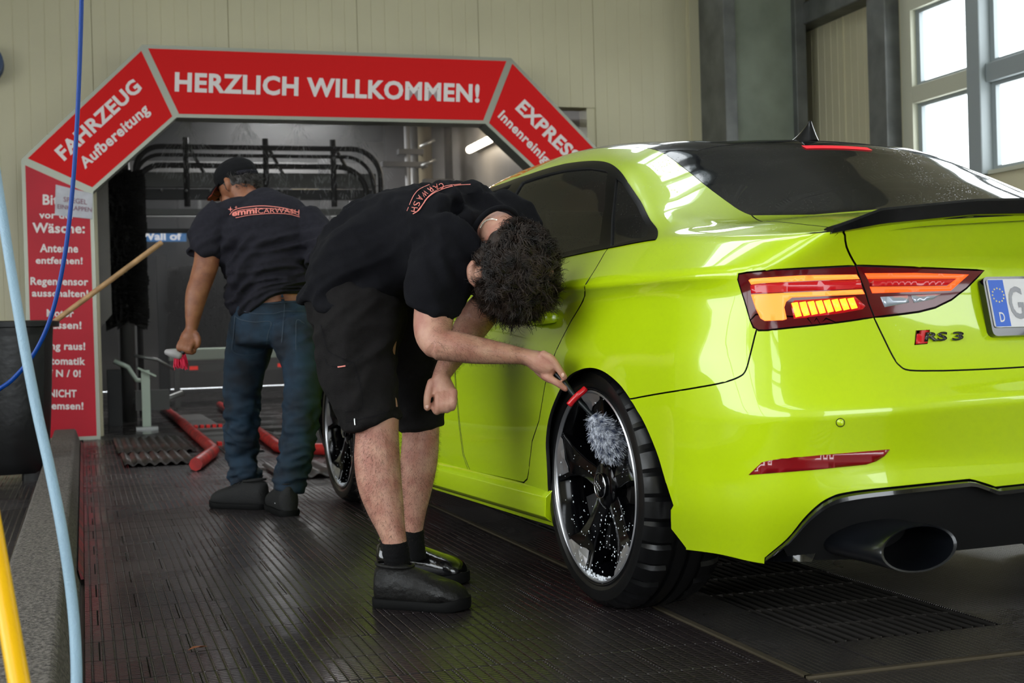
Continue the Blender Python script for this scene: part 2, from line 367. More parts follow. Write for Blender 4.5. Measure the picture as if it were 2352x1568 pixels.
# right wall with window
mb = MB(); wy0, wy1, wz0, wz1 = 6.35, 9.54, 1.80, 3.35
ZW = [(YB, wy0, 0, ZC), (wy1, YW+.2, 0, ZC), (wy0, wy1, 0, wz0), (wy0, wy1, wz1, ZC)]
wins = [(6.35, 9.54), (1.6, 4.8), (-3.2, 0.0)]
prev = YB
mb = MB()
for (a, b) in sorted(wins):
    mb.bbox((XR, prev, -.016), (XR+.18, a, ZC)); mb.bbox((XR, a, -.016), (XR+.18, b, wz0)); mb.bbox((XR, a, wz1+.75 if a < 6 else wz1+.0), (XR+.18, b, ZC)); prev = b
mb.bbox((XR, prev, -.016), (XR+.18, YW+.2, ZC)); WR = tag(mb.build('wall_right', WALLM), 'cream panel side wall with the bright window', kind='structure')
ys_ = [9.80, 10.42, YW]
for a, b in zip(ys_[:-1], ys_[1:]):
    V, F = grooved_panel(b-a, 3.46); V = np.array(V); mk('panel', np.stack([XR-.012-V[:, 1], a+V[:, 0], V[:, 2]], 1), [f[::-1] for f in F], WALLM, WR, auto=25)
mb = MB(); mb.bbox((XR-.20, 9.80, 3.42), (XR, YW, 3.62)); bm_ = mb.build('wall_beam', STEEL); tag(bm_, 'grey horizontal steel beam on the side wall', kind='structure'); bevel(bm_, .012)
mb = MB(); mb.bbox((XR-.14, 9.60, 0), (XR+.02, 9.83, ZC)); mb.bbox((XR-.15, 9.585, 0), (XR-.13, 9.845, ZC)); o = mb.build('wall_post', STEEL); tag(o, 'grey steel post beside the window', kind='structure'); bevel(o, .006)
for wi, (a, b) in enumerate(wins):
    z1 = wz1 if a > 6 else wz1+.75
    mb = MB(); fr_ = .15; x0, x1 = XR-.03, XR+.10
    mb.bbox((x0, b-.14, wz0), (x1, b-.001, z1)); mb.bbox((x0, a+.001, wz0), (x1, a+.14, z1)); mb.bbox((x0+.002, a+.14, wz0), (x1, b-.14, wz0+.03)); mb.bbox((x0+.002, a+.14, z1-.12), (x1, b-.14, z1))
    WN = tag(mb.build('window_%d' % (wi+1), WFRAMEC), 'tall bright side window with cream frame', kind='structure')
    ym = a+(8.556-6.35); mb = MB(); mb.bbox((x0-.05, ym-.08, wz0), (x1, ym+.08, z1)); o = mb.build('mullion', WFRAME, WN); bevel(o, .01)
    for (p, q) in ((a+.14, ym-.08), (ym+.08, b-.14)):
        mb = MB(); mb.bbox((x0, p, 2.48), (x1, q, 2.62)); o = mb.build('transom', WFRAMEC if p > ym else WFRAME, WN); bevel(o, .008)
        for (za, zb) in ((wz0+.03, 2.48), (2.62, z1-.12)):
            mb = MB(); w_ = .05
            mb.bbox((x0+.05, p, za), (x0+.09, p+w_, zb)); mb.bbox((x0+.05, q-w_, za), (x0+.09, q, zb)); mb.bbox((x0+.051, p+w_, za), (x0+.09, q-w_, za+w_*.6)); mb.bbox((x0+.051, p+w_, zb-w_*.6), (x0+.09, q-w_, zb)); o = mb.build('sash', WFRAME, WN)
            mk('pane', [(x0+.07, p+w_, za+.03), (x0+.07, q-w_, za+.03), (x0+.07, q-w_, zb-.03), (x0+.07, p+w_, zb-.03)], [(0, 1, 2, 3)], PANE, WN)
# column in the corner
mb = MB(); mb.bbox((5.47, 10.85, 0), (6.26, 10.88, ZC)); mb.bbox((5.455, 10.78, 0), (5.575, 11.28, ZC)); mb.bbox((6.165, 10.78, 0), (6.275, 11.28, ZC)); o = mb.build('column_corner', [CONC, STEEL]); o.data.polygons.foreach_set('material_index', [0]*6+[1]*12); tag(o, 'broad grey green steel column in the corner', kind='structure'); bevel(o, .008)
# remaining shell: left wall, gate wall behind the camera, ceiling
mb = MB(); mb.bbox((XL-.2, YB, -.016), (XL, YW+.2, 1.2)); mb.bbox((XL-.2, YB, 3.6), (XL, YW+.2, ZC)); mb.bbox((XL-.2, 6.5, 1.2), (XL, YW+.2, 3.6)); mb.bbox((XL-.2, YB, 1.2), (XL, YB+1.5, 3.6)); tag(mb.build('wall_left', WALLM), 'cream panel wall on the far left', kind='structure')
mb = MB(); mb.bbox((XL, YB-.2, -.016), (-1.4, YB, ZC)); mb.bbox((4.4, YB-.2, -.016), (XR, YB, ZC)); mb.bbox((-1.4, YB-.2, 4.2), (4.4, YB, ZC)); tag(mb.build('wall_front', WALLM), 'cream wall with the open gate', kind='structure')
ROOFL = [(.3, 1.6, 4.6, 7.7), (2.75, 3.45, 6.0, 9.2), (-4.9, -2.7, -6., 3.2)]  # unseen: two set by their reflections in the car, last added for top light
gx = sorted({XL-.2, XR+.2}|{q for r in ROOFL for q in r[:2]}); gy = sorted({YB-.2, YW+.2}|{q for r in ROOFL for q in r[2:]}); mb = MB()
for xa, xb in zip(gx[:-1], gx[1:]):
    for ya, yb in zip(gy[:-1], gy[1:]):
        if not any(r[0] <= (xa+xb)/2 <= r[1] and r[2] <= (ya+yb)/2 <= r[3] for r in ROOFL): mb.bbox((xa, ya, ZC), (xb, yb, ZC+.2))
tag(mb.build('ceiling', CEILM), 'pale hall ceiling with rooflights', kind='structure')
for wi, (xa, xb, ya, yb) in enumerate(ROOFL):
    mb = MB(); mb.bbox((xa, ya, ZC+.02), (xa+.06, yb, ZC+.2)); mb.bbox((xb-.06, ya, ZC+.02), (xb, yb, ZC+.2)); RL = tag(mb.build('window_%d' % (7+wi), WFRAME), 'rooflight in the hall ceiling', kind='structure'); k = max(3, int((yb-ya)/1.05))
    for i in range(k+1):
        y = ya+(yb-ya)*i/k; mb = MB(); mb.bbox((xa, y-.05, ZC+.02), (xb, y+.05, ZC+.2)); mb.build('glazing_bar', WFRAME, RL)
        if i < k: mk('pane', [(xa, y, ZC+.12), (xb, y, ZC+.12), (xb, y+(yb-ya)/k, ZC+.12), (xa, y+(yb-ya)/k, ZC+.12)], [(0, 1, 2, 3)], PANE, RL)
mb = MB(); mb.bbox((-60, -90, -.35), (60, YB-.2, -.02)); tag(mb.build('ground_outside', mat('asphalt', rgb(120, 120, 118), rough=.8)), 'asphalt yard outside the gate', kind='structure')
# ceiling strip lamps of the hall
LEDM = mat('led_diffuser', (1, 1, 1, 1), emis=(1, .97, .92, 1), estr=6.)
HOUS = mat('lamp_housing', rgb(190, 190, 188), rough=.5)
def strip_lamp(x, y, z, L, power, col=(1, .96, .90), along='y', lab=''):
    T = empty('strip_lamp', (x, y, z)); tag(T, lab, 'ceiling lamp', 'hall strip lamps')
    mb = MB(); mb.box((0, 0, .03), (.16, L, .06) if along == 'y' else (L, .16, .06)); mb.build('housing', HOUS, T)
    mb = MB(); mb.box((0, 0, -.006), (.12, L-.06, .012) if along == 'y' else (L-.06, .12, .012)); mb.build('diffuser', LEDM, T)
    l = bpy.data.lights.new('strip_lamp_light', 'AREA'); l.shape = 'RECTANGLE'; l.size = .12 if along == 'y' else L; l.size_y = L if along == 'y' else .12; l.energy = power; l.color = col
    o = bpy.data.objects.new('strip_lamp_light', l); COL.objects.link(o); o.parent = T; o.location = (0, 0, -.03); return T
# ================================================================== red welcome arch (light-box sign)
YS = 10.9
ALU = mat('aluminium_frame', rgb(150, 152, 140), rough=.35, metal=.6); SRED = mat('sign_red', rgb(206, 14, 16), rough=.55, spec=.25, emis=(.6, .0, .0, 1), estr=.05); SREDL = mat('sign_red_faded', rgb(190, 26, 46), rough=.42, spec=.35, var=.12, vscale=2.)
SIGN = empty('welcome_arch', (2.015, YS, 0)); tag(SIGN, 'red illuminated welcome arch over the wash tunnel entrance', 'arch sign')
so = np.array([2.015, YS, 0])
XO, XI, ZA, ZI = 2.42, 1.905, 2.149, 1.907; XT, ZT, XB, ZB = 1.506, 3.052, 1.262, 2.492   # half widths / heights
def sp(x, z): return np.array([x, 0., z])
def sign_box(name, P, m, fr=.028):
    """light box with an aluminium rim around a proud face"""
    P = np.array(P); c = P.mean(0); k = len(P)
    mb = MB(); mb.prism(P, (0, 0, 0), (0, .22, 0)); o = fixnormals(mb.build(name, ALU, SIGN)); 
    inn = []
    for i in range(k):
        a, b, d = P[i-1], P[i], P[(i+1) % k]; e1 = (b-a)/np.linalg.norm(b-a); e2 = (d-b)/np.linalg.norm(d-b); n1 = np.array([-e1[2], 0, e1[0]]); n2 = np.array([-e2[2], 0, e2[0]])
        if n1@(c-b) < 0: n1 = -n1
        if n2@(c-b) < 0: n2 = -n2
        nb = n1+n2; nb /= np.linalg.norm(nb); inn.append(b+nb*fr/max(.3, nb@n1))
    mb = MB(); mb.prism(inn, (0, -.004, 0), (0, .004, 0)); f = fixnormals(mb.build('face', m, o)); return o, f
for s_ in (-1, 1):
    sign_box('side_box', [sp(s_*XO, 0.0), sp(s_*XO, ZA), sp(s_*XI, ZI), sp(s_*XI, 0.0)], SREDL)
    sign_box('corner_box', [sp(s_*XO, ZA), sp(s_*XT, ZT), sp(s_*XB, ZB), sp(s_*XI, ZI)], SRED)
sign_box('top_box', [sp(-XT, ZT), sp(XT, ZT), sp(XB, ZB), sp(-XB, ZB)], SRED)
SW = mat('sign_white', rgb(214, 208, 206), rough=.5, emis=(1, .95, .95, 1), estr=.05)
def sgn(x, y): return up(x, y, 1, YS-.006)-so
def quadtext(s, bl, br, tl, bold=.02, m=SW, name='lettering', sp_=1., capbox=None):
    """text whose caps fill bl-br (baseline) and bl-tl (cap height); given as points in the sign frame"""
    bl, br, tl = map(np.asarray, (bl, br, tl)); V, F = textmesh(s, 1., bold, 0., 'LEFT', sp_); V0, _ = textmesh('H', 1., bold, 0., 'LEFT')
    lo, hi = V.min(0), V.max(0); b0, h0 = V0[:, 1].min(), V0[:, 1].max()
    P = bl+(V[:, :1]-lo[0])/(hi[0]-lo[0])*(br-bl)+(V[:, 1:2]-b0)/(h0-b0)*(tl-bl)
    return mk(name, P, F, m, SIGN)
quadtext('HERZLICH WILLKOMMEN!', sgn(401, 210), sgn(1101, 235.5), sgn(402, 165.5), .036, sp_=1.07)
quadtext('FAHRZEUG', sgn(148, 370), sgn(328, 204), sgn(124, 345), .036, sp_=1.06)
quadtext('Aufbereitung', sgn(195.5, 388.5), sgn(345, 256), sgn(179, 368), .030, sp_=1.07)
quadtext('EXPRESS', sgn(1182.5, 250), sgn(1314, 377), sgn(1205, 227.5), .036, sp_=1.06)
quadtext('Innenreinigung', sgn(1142.5, 268), sgn(1286, 411), sgn(1157, 252), .030, sp_=1.07)
Z5 = lambda a, b: (30+a*220/507., 340+b*680/1568.)
for (s, xa, xb, yb, yt) in (('Bitte', 157, 300, 300, 245), ('vor der', 138, 328, 372, 335), ('Wäsche:', 102, 380, 448, 395), ('Antenne', 142, 344, 551, 507), ('entfernen!', 120, 368, 612, 575), ('Regensensor', 92, 398, 724, 683), ('ausschalten!', 100, 398, 786, 748), ('Motor', 178, 322, 893, 853), ('anlassen!', 130, 362, 955, 915), ('Gang raus!', 128, 382, 1066, 1026), ('Automatik', 130, 382, 1145, 1105), ('auf N / 0!', 140, 358, 1210, 1172), ('NICHT', 190, 336, 1318, 1278), ('bremsen!', 150, 372, 1382, 1343)):
    quadtext(s, sgn(*Z5(xa, yb)), sgn(*Z5(xb, yb+ (xb-xa)*.012)), sgn(*Z5(xa, yt)), .028, sp_=1.06)
PAPER = mat('paper_white', rgb(196, 196, 204), rough=.6, var=.12, vscale=12)
q = [sgn(128, 424), sgn(213, 445), sgn(212, 503), sgn(126, 494)]; mb = MB(); mb.prism(np.array(q), (0, -.006, 0), (0, -.004, 0)); fixnormals(mb.build('paper_notice', PAPER, SIGN))
PTX = mat('notice_print', rgb(140, 90, 106), rough=.6)
def ntx(s, a, b, c):
    o = quadtext(s, a, b, c, .005, PTX, 'notice_text'); o.data.transform(Matrix.Translation((0, -.009, 0)))
ntx('SPIEGEL', sgn(146, 463), sgn(200, 470), sgn(146, 452)); ntx('EINKLAPPEN', sgn(132, 479), sgn(211, 487), sgn(132, 469))
# ================================================================== wash tunnel behind the arch
TWL = mat('tunnel_wall_grey', rgb(110, 106, 100), rough=.5, var=.25, vscale=1.5); TDK = mat('tunnel_dark', rgb(52, 50, 49), rough=.55, var=.3, vscale=2.); TFL = mat('tunnel_floor_wet', rgb(58, 55, 54), rough=.22, var=.3, vscale=3., rvar=.12)
MBLK = mat('machine_black', rgb(20, 20, 21), rough=.5); MGRY = mat('machine_grey', rgb(86, 86, 84), rough=.45, metal=.3); MSTL = mat('machine_steel', rgb(150, 152, 150), rough=.35, metal=.7); PGRN = mat('pale_green_metal', rgb(196, 212, 196), rough=.4)
BRSH = mat('brush_black', rgb(30, 29, 28), rough=.85); REDR = mat('rail_red', rgb(206, 44, 40), rough=.4, var=.35, vscale=9., col2=rgb(120, 30, 30)); BEIG = mat('pipe_beige', rgb(96, 88, 68), rough=.8, spec=.15); WPIP = mat('pipe_white', rgb(120, 120, 120), rough=.8, spec=.15)
TY1 = 22.0
mb = MB(); mb.bbox((-.6, YW, -.30), (5.0, TY1, -.004)); tag(mb.build('floor_tunnel', TFL), 'wet grey floor inside the wash tunnel', kind='structure')
mb = MB(); mb.bbox((-.35, YW+.2, 0), (-.15, TY1, 3.6)); mb.bbox((-.15, YW+.2, 0), (OX0-.02, YW+.5, 3.4)); tag(mb.build('wall_tunnel_left', TDK), 'dark side wall inside the wash tunnel', kind='structure')
mb = MB(); mb.bbox((4.42, YW+.2, 0), (4.6, TY1, 3.6)); tag(mb.build('wall_tunnel_right', TWL), 'grey side wall inside the wash tunnel with the tube lamp', kind='structure')
mb = MB(); mb.bbox((-.35, YW+.2, 3.45), (4.6, TY1, 3.6)); tag(mb.build('ceiling_tunnel', TDK), 'dark tunnel ceiling', kind='structure')
# end wall with strip window and exit daylight
mb = MB(); mb.bbox((-.35, TY1, 0), (.95, TY1+.15, 3.6)); mb.bbox((.95, TY1, 0), (4.6, TY1+.15, 2.74)); mb.bbox((.95, TY1, 3.2), (4.6, TY1+.15, 3.6)); mb.bbox((1.86, TY1, 2.74), (2.15, TY1+.15, 3.2)); mb.bbox((3.1, TY1, 2.74), (4.6, TY1+.15, 3.2))
tag(mb.build('wall_tunnel_end', TWL), 'grey end wall of the tunnel with strip windows', kind='structure')
TW = empty('window_4', (0, TY1, 0)); tag(TW, 'dim strip window in the tunnel end wall', kind='structure')
for (a, b) in ((.95, 1.86), (2.15, 3.1)):
    mb = MB(); mb.bbox((a, -.03, 2.72), (b, .05, 2.77)); mb.bbox((a, -.03, 3.17), (b, .05, 3.22)); mb.bbox((a, -.03, 2.74), (a+.05, .05, 3.2)); mb.bbox((b-.05, -.03, 2.74), (b, .05, 3.2)); mb.build('window_frame', MSTL, TW)
    mk('pane', [(a+.05, .02, 2.77), (b-.05, .02, 2.77), (b-.05, .02, 3.17), (a+.05, .02, 3.17)], [(0, 1, 2, 3)], mat('frosted_pane', rgb(120, 120, 118), rough=.5) if a < 1 else MATS['frosted_pane'], TW)
# blue banner
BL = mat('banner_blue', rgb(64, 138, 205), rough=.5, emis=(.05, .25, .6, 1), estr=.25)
mb = MB(); mb.bbox((0, 0, 0), (1.02, .02, .165)); BN = mb.build('wall_banner', BL); BN.location = (.55, TY1-.6, 2.285); tag(BN, 'blue banner with white letters deep in the tunnel', 'banner')
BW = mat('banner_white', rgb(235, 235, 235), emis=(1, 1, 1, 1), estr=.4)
for s_, w_, x_ in (('Wall', .38, .52), ('of', .18, .86)): V, F = fit_text(s_, w_, .12, .03); mk('lettering', np.stack([V[:, 0]+x_, np.full(len(V), -.004), V[:, 1]+.082], 1), F, BW, BN)
for x in (.1, .88): mb = MB(); mb.bbox((x, 0, .165), (x+.04, .02, 1.15)); mb.build('hanger', MBLK, BN)
# entry gantry: curved twin tubes with box beams
G = empty('entry_gantry', (1.8, 14.0, 0)); tag(G, 'black tubular washing gantry with rounded corner just inside the tunnel', 'gantry')
def arc(c, r, a0, a1, n=8): return [(c[0]+r*math.cos(math.radians(a0+(a1-a0)*i/n)), c[1]+r*math.sin(math.radians(a0+(a1-a0)*i/n))) for i in range(n+1)]
for (zt, xr, y_, r_) in ((2.70, 1.24, 0, .028), (2.62, 1.17, .02, .02), (2.52, 1.10, .06, .03)):
    pts = [(-1.25, y_, 0.0), (-1.25, y_, zt-.25)]+[(x-1.0, y_, z) for x, z in arc((0, zt-.25), .25, 180, 90)]+[(xr-.3, y_, zt)]+[(x+xr-.3, y_, z) for x, z in arc((0, zt-.3), .3, 90, 0)]+[(xr, y_, 0.)]
    mb = MB(); mb.tube(pts, r_, 10); mb.build('tube_frame', MBLK, G, smooth=True)
for (z0, z1, m_) in ((2.18, 2.28, MBLK), (2.30, 2.45, MGRY), (2.02, 2.08, MGRY), (1.84, 1.88, MBLK)):
    mb = MB(); mb.bbox((-1.25, .05, z0), (1.2, .16, z1)); mb.build('cross_beam', m_, G)
for x in (-.75, .05, .75):
    mb = MB(); mb.cyl((x, .04, 2.1), (x, .04, 2.8), .03, 8); mb.cyl((x, .04, 2.76), (x+.26, .10, 2.3), .018, 6); mb.build('strut', MBLK, G)
for i in range(9):
    mb = MB(); mb.lathe([(.012, 0), (.016, .02), (.004, .04)], (-1.0+i*.24, .03, 2.26), (0, -1, 0), 8); mb.build('spray_nozzle', MSTL, G)
# second gantry deeper
G2 = empty('drying_gantry', (2.3, 17.6, 0)); tag(G2, 'grey machine portal standing deeper in the tunnel', 'gantry')
for x in (-1.75, 1.55):
    mb = MB(); mb.bbox((x-.12, -.15, 0), (x+.12, .15, 3.0)); mb.build('upright', MGRY, G2)
mb = MB(); mb.bbox((-1.75, -.2, 2.72), (1.55, .2, 3.0)); mb.build('top_beam', MGRY, G2); mb = MB(); mb.bbox((-1.75, -.25, 2.30), (1.55, -.15, 2.36)); mb.build('rail_bar', MSTL, G2)
mb = MB(); mb.tube([(1.0, -.3, 2.95), (1.05, -.32, 2.4), (.95, -.32, 2.0), (1.1, -.3, 1.6), (1.3, -.25, 1.4)], .03, 8); mb.build('cable', MBLK, G2, smooth=True)
mb = MB(); mb.cyl((.3, -.3, 2.62), (1.3, -.34, 2.7), .05, 10); mb.build('cylinder', BEIG, G2, smooth=True)
# brushes
def roller(name, c0, c1, R_, label, n=1500, seed=1):
    T = empty(name, ((c0[0]+c1[0])/2, (c0[1]+c1[1])/2, min(c0[2], c1[2]))); tag(T, label, 'brush'); off = np.array(T.location)
    a = np.asarray(c0)-off; b = np.asarray(c1)-off; mb = MB(); mb.tube([a, b] if abs(c0[2]-c1[2]) < .1 else [(a[0], a[1], -off[2]), (a[0], a[1], 3.45-off[2])], .07, 12); mb.build('core', MGRY, T, smooth=True); d = (b-a)/np.linalg.norm(b-a); L = np.linalg.norm(b-a)
    ref = np.array([0, 0, 1.]) if abs(d[2]) < .9 else np.array([1., 0, 0]); e = np.cross(d, ref); e /= np.linalg.norm(e); g = np.cross(d, e); rg = np.random.default_rng(seed); V, F = [], []
    for i in range(n):
        t = rg.random()*2*math.pi; s = rg.random()*L; w = .035; r1 = R_*(.93+.09*rg.random()); u = e*math.cos(t)+g*math.sin(t); tt = -e*math.sin(t)+g*math.cos(t); p0 = a+d*s+u*.05; sh = d*(rg.random()-.5)*.12+tt*(rg.random()-.5)*.15; p1 = a+d*s+u*r1+sh; b0 = len(V)
        V += [p0-tt*w, p0+tt*w, p1+tt*w*1.3, p1-tt*w*1.3, p0-d*w, p0+d*w, p1+d*w*1.3, p1-d*w*1.3]; F += [(b0, b0+1, b0+2, b0+3), (b0+4, b0+5, b0+6, b0+7)]
    o = mk('bristles', V, F, BRSH, T); o['kind'] = 'stuff'; return T
roller('roller_brush', (.98, 16.3, 1.08), (2.75, 16.3, 1.08), .54, 'wide black horizontal roller brush across the tunnel', 2600, 2)
roller('side_brush', (.40, 13.2, .95), (.40, 13.2, 2.3), .20, 'tall black upright brush inside the tunnel entrance', 900, 3)
for p in ((.86, 16.3), (2.88, 16.3)):
    pass
SB = empty('brush_stand', (1.87, 16.3, 0)); tag(SB, 'black posts carrying the horizontal roller brush', 'stand')
for x in (-.97, .97): mb = MB(); mb.bbox((x-.06, -.06, 0), (x+.06, .06, 1.75 if x < 0 else 2.9)); mb.build('post', MBLK, SB)
# pale bar with red reflectors low in the tunnel
PB = empty('guard_bar', (1.75, 15.2, 0)); tag(PB, 'pale green low guard bar with two red reflectors', 'guard bar')
mb = MB(); mb.bbox((-.86, -.05, .53), (.86, .08, .66)); o = mb.build('upper_bar', PGRN, PB); bevel(o, .012); mb = MB(); mb.bbox((-.70, -.02, .40), (.80, .05, .49)); mb.build('lower_bar', MGRY, PB)
for x in (-.60, .36): mb = MB(); mb.bbox((x-.045, -.032, .425), (x+.045, -.02, .465)); mb.build('reflector', mat('reflector_glow', rgb(215, 30, 26), emis=(1, .05, .03, 1), estr=.25) if x < 0 else MATS['reflector_glow'], PB)
for x in (-.78, .76): mb = MB(); mb.bbox((x-.03, -.02, 0), (x+.03, .05, .53)); mb.build('leg', MGRY, PB)
# little steel post at the entry
PO = empty('entry_post', (.50, 11.95, 0)); tag(PO, 'short pale steel post with slanted top at the tunnel entrance', 'post')
mb = MB(); mb.bbox((-.035, -.03, .02), (.035, .03, .50)); mb.build('upright', PGRN, PO); mb = MB(); mb.prism([(-.06, 0, .53), (.09, 0, .455), (.085, 0, .44), (-.065, 0, .515)], (0, -.06, 0), (0, .06, 0)); mb.build('top_plate', PGRN, PO); mb = MB(); mb.bbox((-.09, -.08, -.004), (.09, .08, .02)); mb.build('foot_plate', MSTL, PO)
# sensor arms left of the post
SA = empty('sensor_arm', (.32, 12.6, 0)); tag(SA, 'jointed steel wheel-wash arms low beside the entry post', 'machine arm')
mb = MB(); mb.tube([(-.06, 0, .58), (.06, 0, .52), (.13, 0, .40), (.24, .05, .39)], .022, 8); mb.build('arm', PGRN, SA, smooth=True); mb = MB(); mb.tube([(.12, .1, .62), (.32, .15, .58), (.48, .2, .48)], .014, 8); mb.build('arm', MSTL, SA, smooth=True); mb = MB(); mb.bbox((.12, .1, .12), (.42, .3, .30)); mb.build('motor_box', MGRY, SA)
mb = MB(); mb.bbox((-.12, 0, -.004), (.0, .3, .5)); mb.build('base', MBLK, SA); mb = MB(); mb.tube([(.1, .2, .2), (.3, .2, .18), (.55, .25, .26)], .03, 8); mb.build('arm', MSTL, SA, smooth=True)
# splash panel right beside the left jamb
mb = MB(); mb.prism([(0, 0, .82), (.14, 0, .98), (.14, 0, 2.2), (0, 0, 2.2)], (0, 0, 0), (0, .04, 0)); o = mb.build('splash_panel', TWL); o.location = (.10, 11.8, 0); tag(o, 'grey splash guard plate beside the tunnel jamb', 'panel')
# side machine frame on the right of the tunnel
RM = empty('pipe_rack', (3.6, 15.6, 0)); tag(RM, 'rack of white beige and black vertical pipes at the tunnel side', 'pipe rack')
for (x, y, r_, m_) in ((.12, 0, .035, WPIP), (.36, .1, .085, BEIG), (.62, 0, .05, MBLK), (.25, .2, .07, MGRY)): mb = MB(); mb.cyl((x, y, 0), (x, y, 3.44), r_, 12); mb.build('pipe', m_, RM, smooth=True)
for (z, x0, x1) in ((2.75, -.2, .35), (2.35, .05, .30), (2.9, .0, .3), (2.55, .30, .66)): mb = MB(); mb.bbox((x0, -.08, z-.03), (x1, .05, z+.03)); mb.build('bracket', MBLK, RM)
for z in (2.95, 2.72): mb = MB(); mb.cyl((.25, -.1, z), (.42, -.16, z+.08), .018, 8); mb.build('valve', MSTL, RM, smooth=True)
mb = MB(); mb.bbox((-.6, .05, 0), (-.05, .25, 1.95)); o = mb.build('cabinet', TDK, RM)
a_, b_c = up(838, 400, 1, 18.5)[0], up(884, 400, 1, 18.5)[0]; mb = MB(); mb.bbox((a_, 18.5, 0), (b_c, 18.8, 3.44)); tag(mb.build('column_tunnel', mat('pillar_white', rgb(176, 172, 164), rough=.5)), 'pale pillar deep in the tunnel', kind='structure')
a_, b_c = up(888, 400, 1, 17.0)[0], up(962, 400, 1, 17.0)[0]; mb = MB(); mb.bbox((a_, 17.0, 0), (b_c, 17.12, 3.44)); o = mb.build('partition_panel', TDK); tag(o, 'dark grey partition panel behind the pipe rack', 'panel')
# wall tube lamp (lit)
TL = empty('tube_lamp', (4.30, 14.55, 2.85)); tag(TL, 'glowing tube lamp on the tunnel side wall', 'wall lamp')
mb = MB(); mb.cyl((0, -.42, 0), (0, .42, 0), .042, 12); mb.build('tube', mat('tube_glow', (1, .9, .75, 1), emis=(1, .86, .66, 1), estr=7.), TL, smooth=True); mb = MB(); mb.bbox((.04, -.45, -.03), (.12, .45, .03)); mb.build('holder', MGRY, TL)
l = bpy.data.lights.new('tube_lamp_light', 'POINT'); l.energy = 9; l.color = (1, .86, .68); l.shadow_soft_size = .1; o = bpy.data.objects.new('tube_lamp_light', l); COL.objects.link(o); o.parent = TL; o.location = (-.22, 0, 0)
# added lamps out of view, put in to brighten the tunnel
for i, (x, y) in enumerate(((2.0, 15.2), (2.4, 16.0))):
    T = empty('tunnel_lamp', (x, y, 3.42)); tag(T, ('ceiling lamp above the roller brush in the tunnel', 'ceiling lamp beside the pipe rack in the tunnel')[i], 'ceiling lamp'); mb = MB(); mb.bbox((-.6, -.08, -.03), (.6, .08, .03)); mb.build('housing', mat('tunnel_lamp_diffuser', (1, 1, 1, 1), emis=(1, .97, .92, 1), estr=1.2) if i == 0 else MATS['tunnel_lamp_diffuser'], T)
    l = bpy.data.lights.new('tunnel_lamp_light', 'AREA'); l.shape = 'RECTANGLE'; l.size = 1.2; l.size_y = .16; l.energy = (26, 60)[i]; o = bpy.data.objects.new('tunnel_lamp_light', l); COL.objects.link(o); o.parent = T; o.location = (0, 0, -.05)
# guide rails
def rail(pts, label, name='guide_rail'):
    mb = MB(); mb.tube(pts, .038, 8); o = mb.build(name, REDR, None, auto=50); tag(o, label, 'guide rail', 'red guide rails'); return o
rail([(.80, 15.0, .04), (.795, 12.0, .04), (.77, 8.75, .04), (.755, 8.62, .04), (.585, 7.78, .04)], 'red octagonal guide rail bending towards the corrugated mats')
rail([(1.40, 15.0, .04), (1.24, 10.3, .04), (1.175, 8.72, .04), (1.20, 8.6, .04), (1.95, 7.6, .04)], 'red octagonal guide rail between the jeans legs and the front wheel')
# conveyor plates with red blocks between the rails
CP = empty('conveyor', (1.02, 10.3, 0)); tag(CP, 'flat steel conveyor strip with rows of red blocks between the rails', 'conveyor')
mb = MB(); mb.bbox((-.16, -1.4, -.004), (.09, 3.6, .006)); mb.build('bed', MGRY, CP)
RBK = mat('red_block', rgb(225, 44, 40), rough=.45)
for y in (-.72, 1.35):
    for i in range(5): mb = MB(); mb.bbox((-.15+i*.05, y-.05, .006), (-.12+i*.05, y+.05, .03)); mb.build('red_block', RBK, CP)
mb = MB(); mb.bbox((-.15, -1.4, .0), (.085, -.9, .012)); mb.build('ribbed_plate', TFL, CP)
# corrugated rubber mats
def corr(name, x0, x1, y0, y1, label, ang, pitch=.062, h=.018):
    n = int((x1-x0)/pitch*10); V = []; F = []
    for j, y in enumerate((y0, y1)):
        for i in range(n+1):
            x = x0+(x1-x0)*i/n; V.append((x+(y-y0)*ang, y, .004+h*.5*(1+math.sin(2*math.pi*(x-x0)/pitch))))
    F = [(i, i+1, n+1+i+1, n+1+i) for i in range(n)]; o = mk(name, V, F, CORR, smooth=True); md = o.modifiers.new('s', 'SOLIDIFY'); md.thickness = .006; md.offset = 1; tag(o, label, 'mat', 'corrugated mats'); return o
CORR = mat('corrugated_rubber', rgb(58, 52, 50), rough=.42, var=.4, vscale=6.)
corr('corrugated_mat', .20, .70, 9.15, 10.6, 'black corrugated mat lying nearer the red arch post', .0); corr('corrugated_mat', .215, .62, 8.25, 9.12, 'black corrugated mat in front of the rail end', .0)
corr('corrugated_mat', .95, 1.62, 7.0, 7.75, 'black corrugated mat behind the jeans legs', .0, .09, .02)
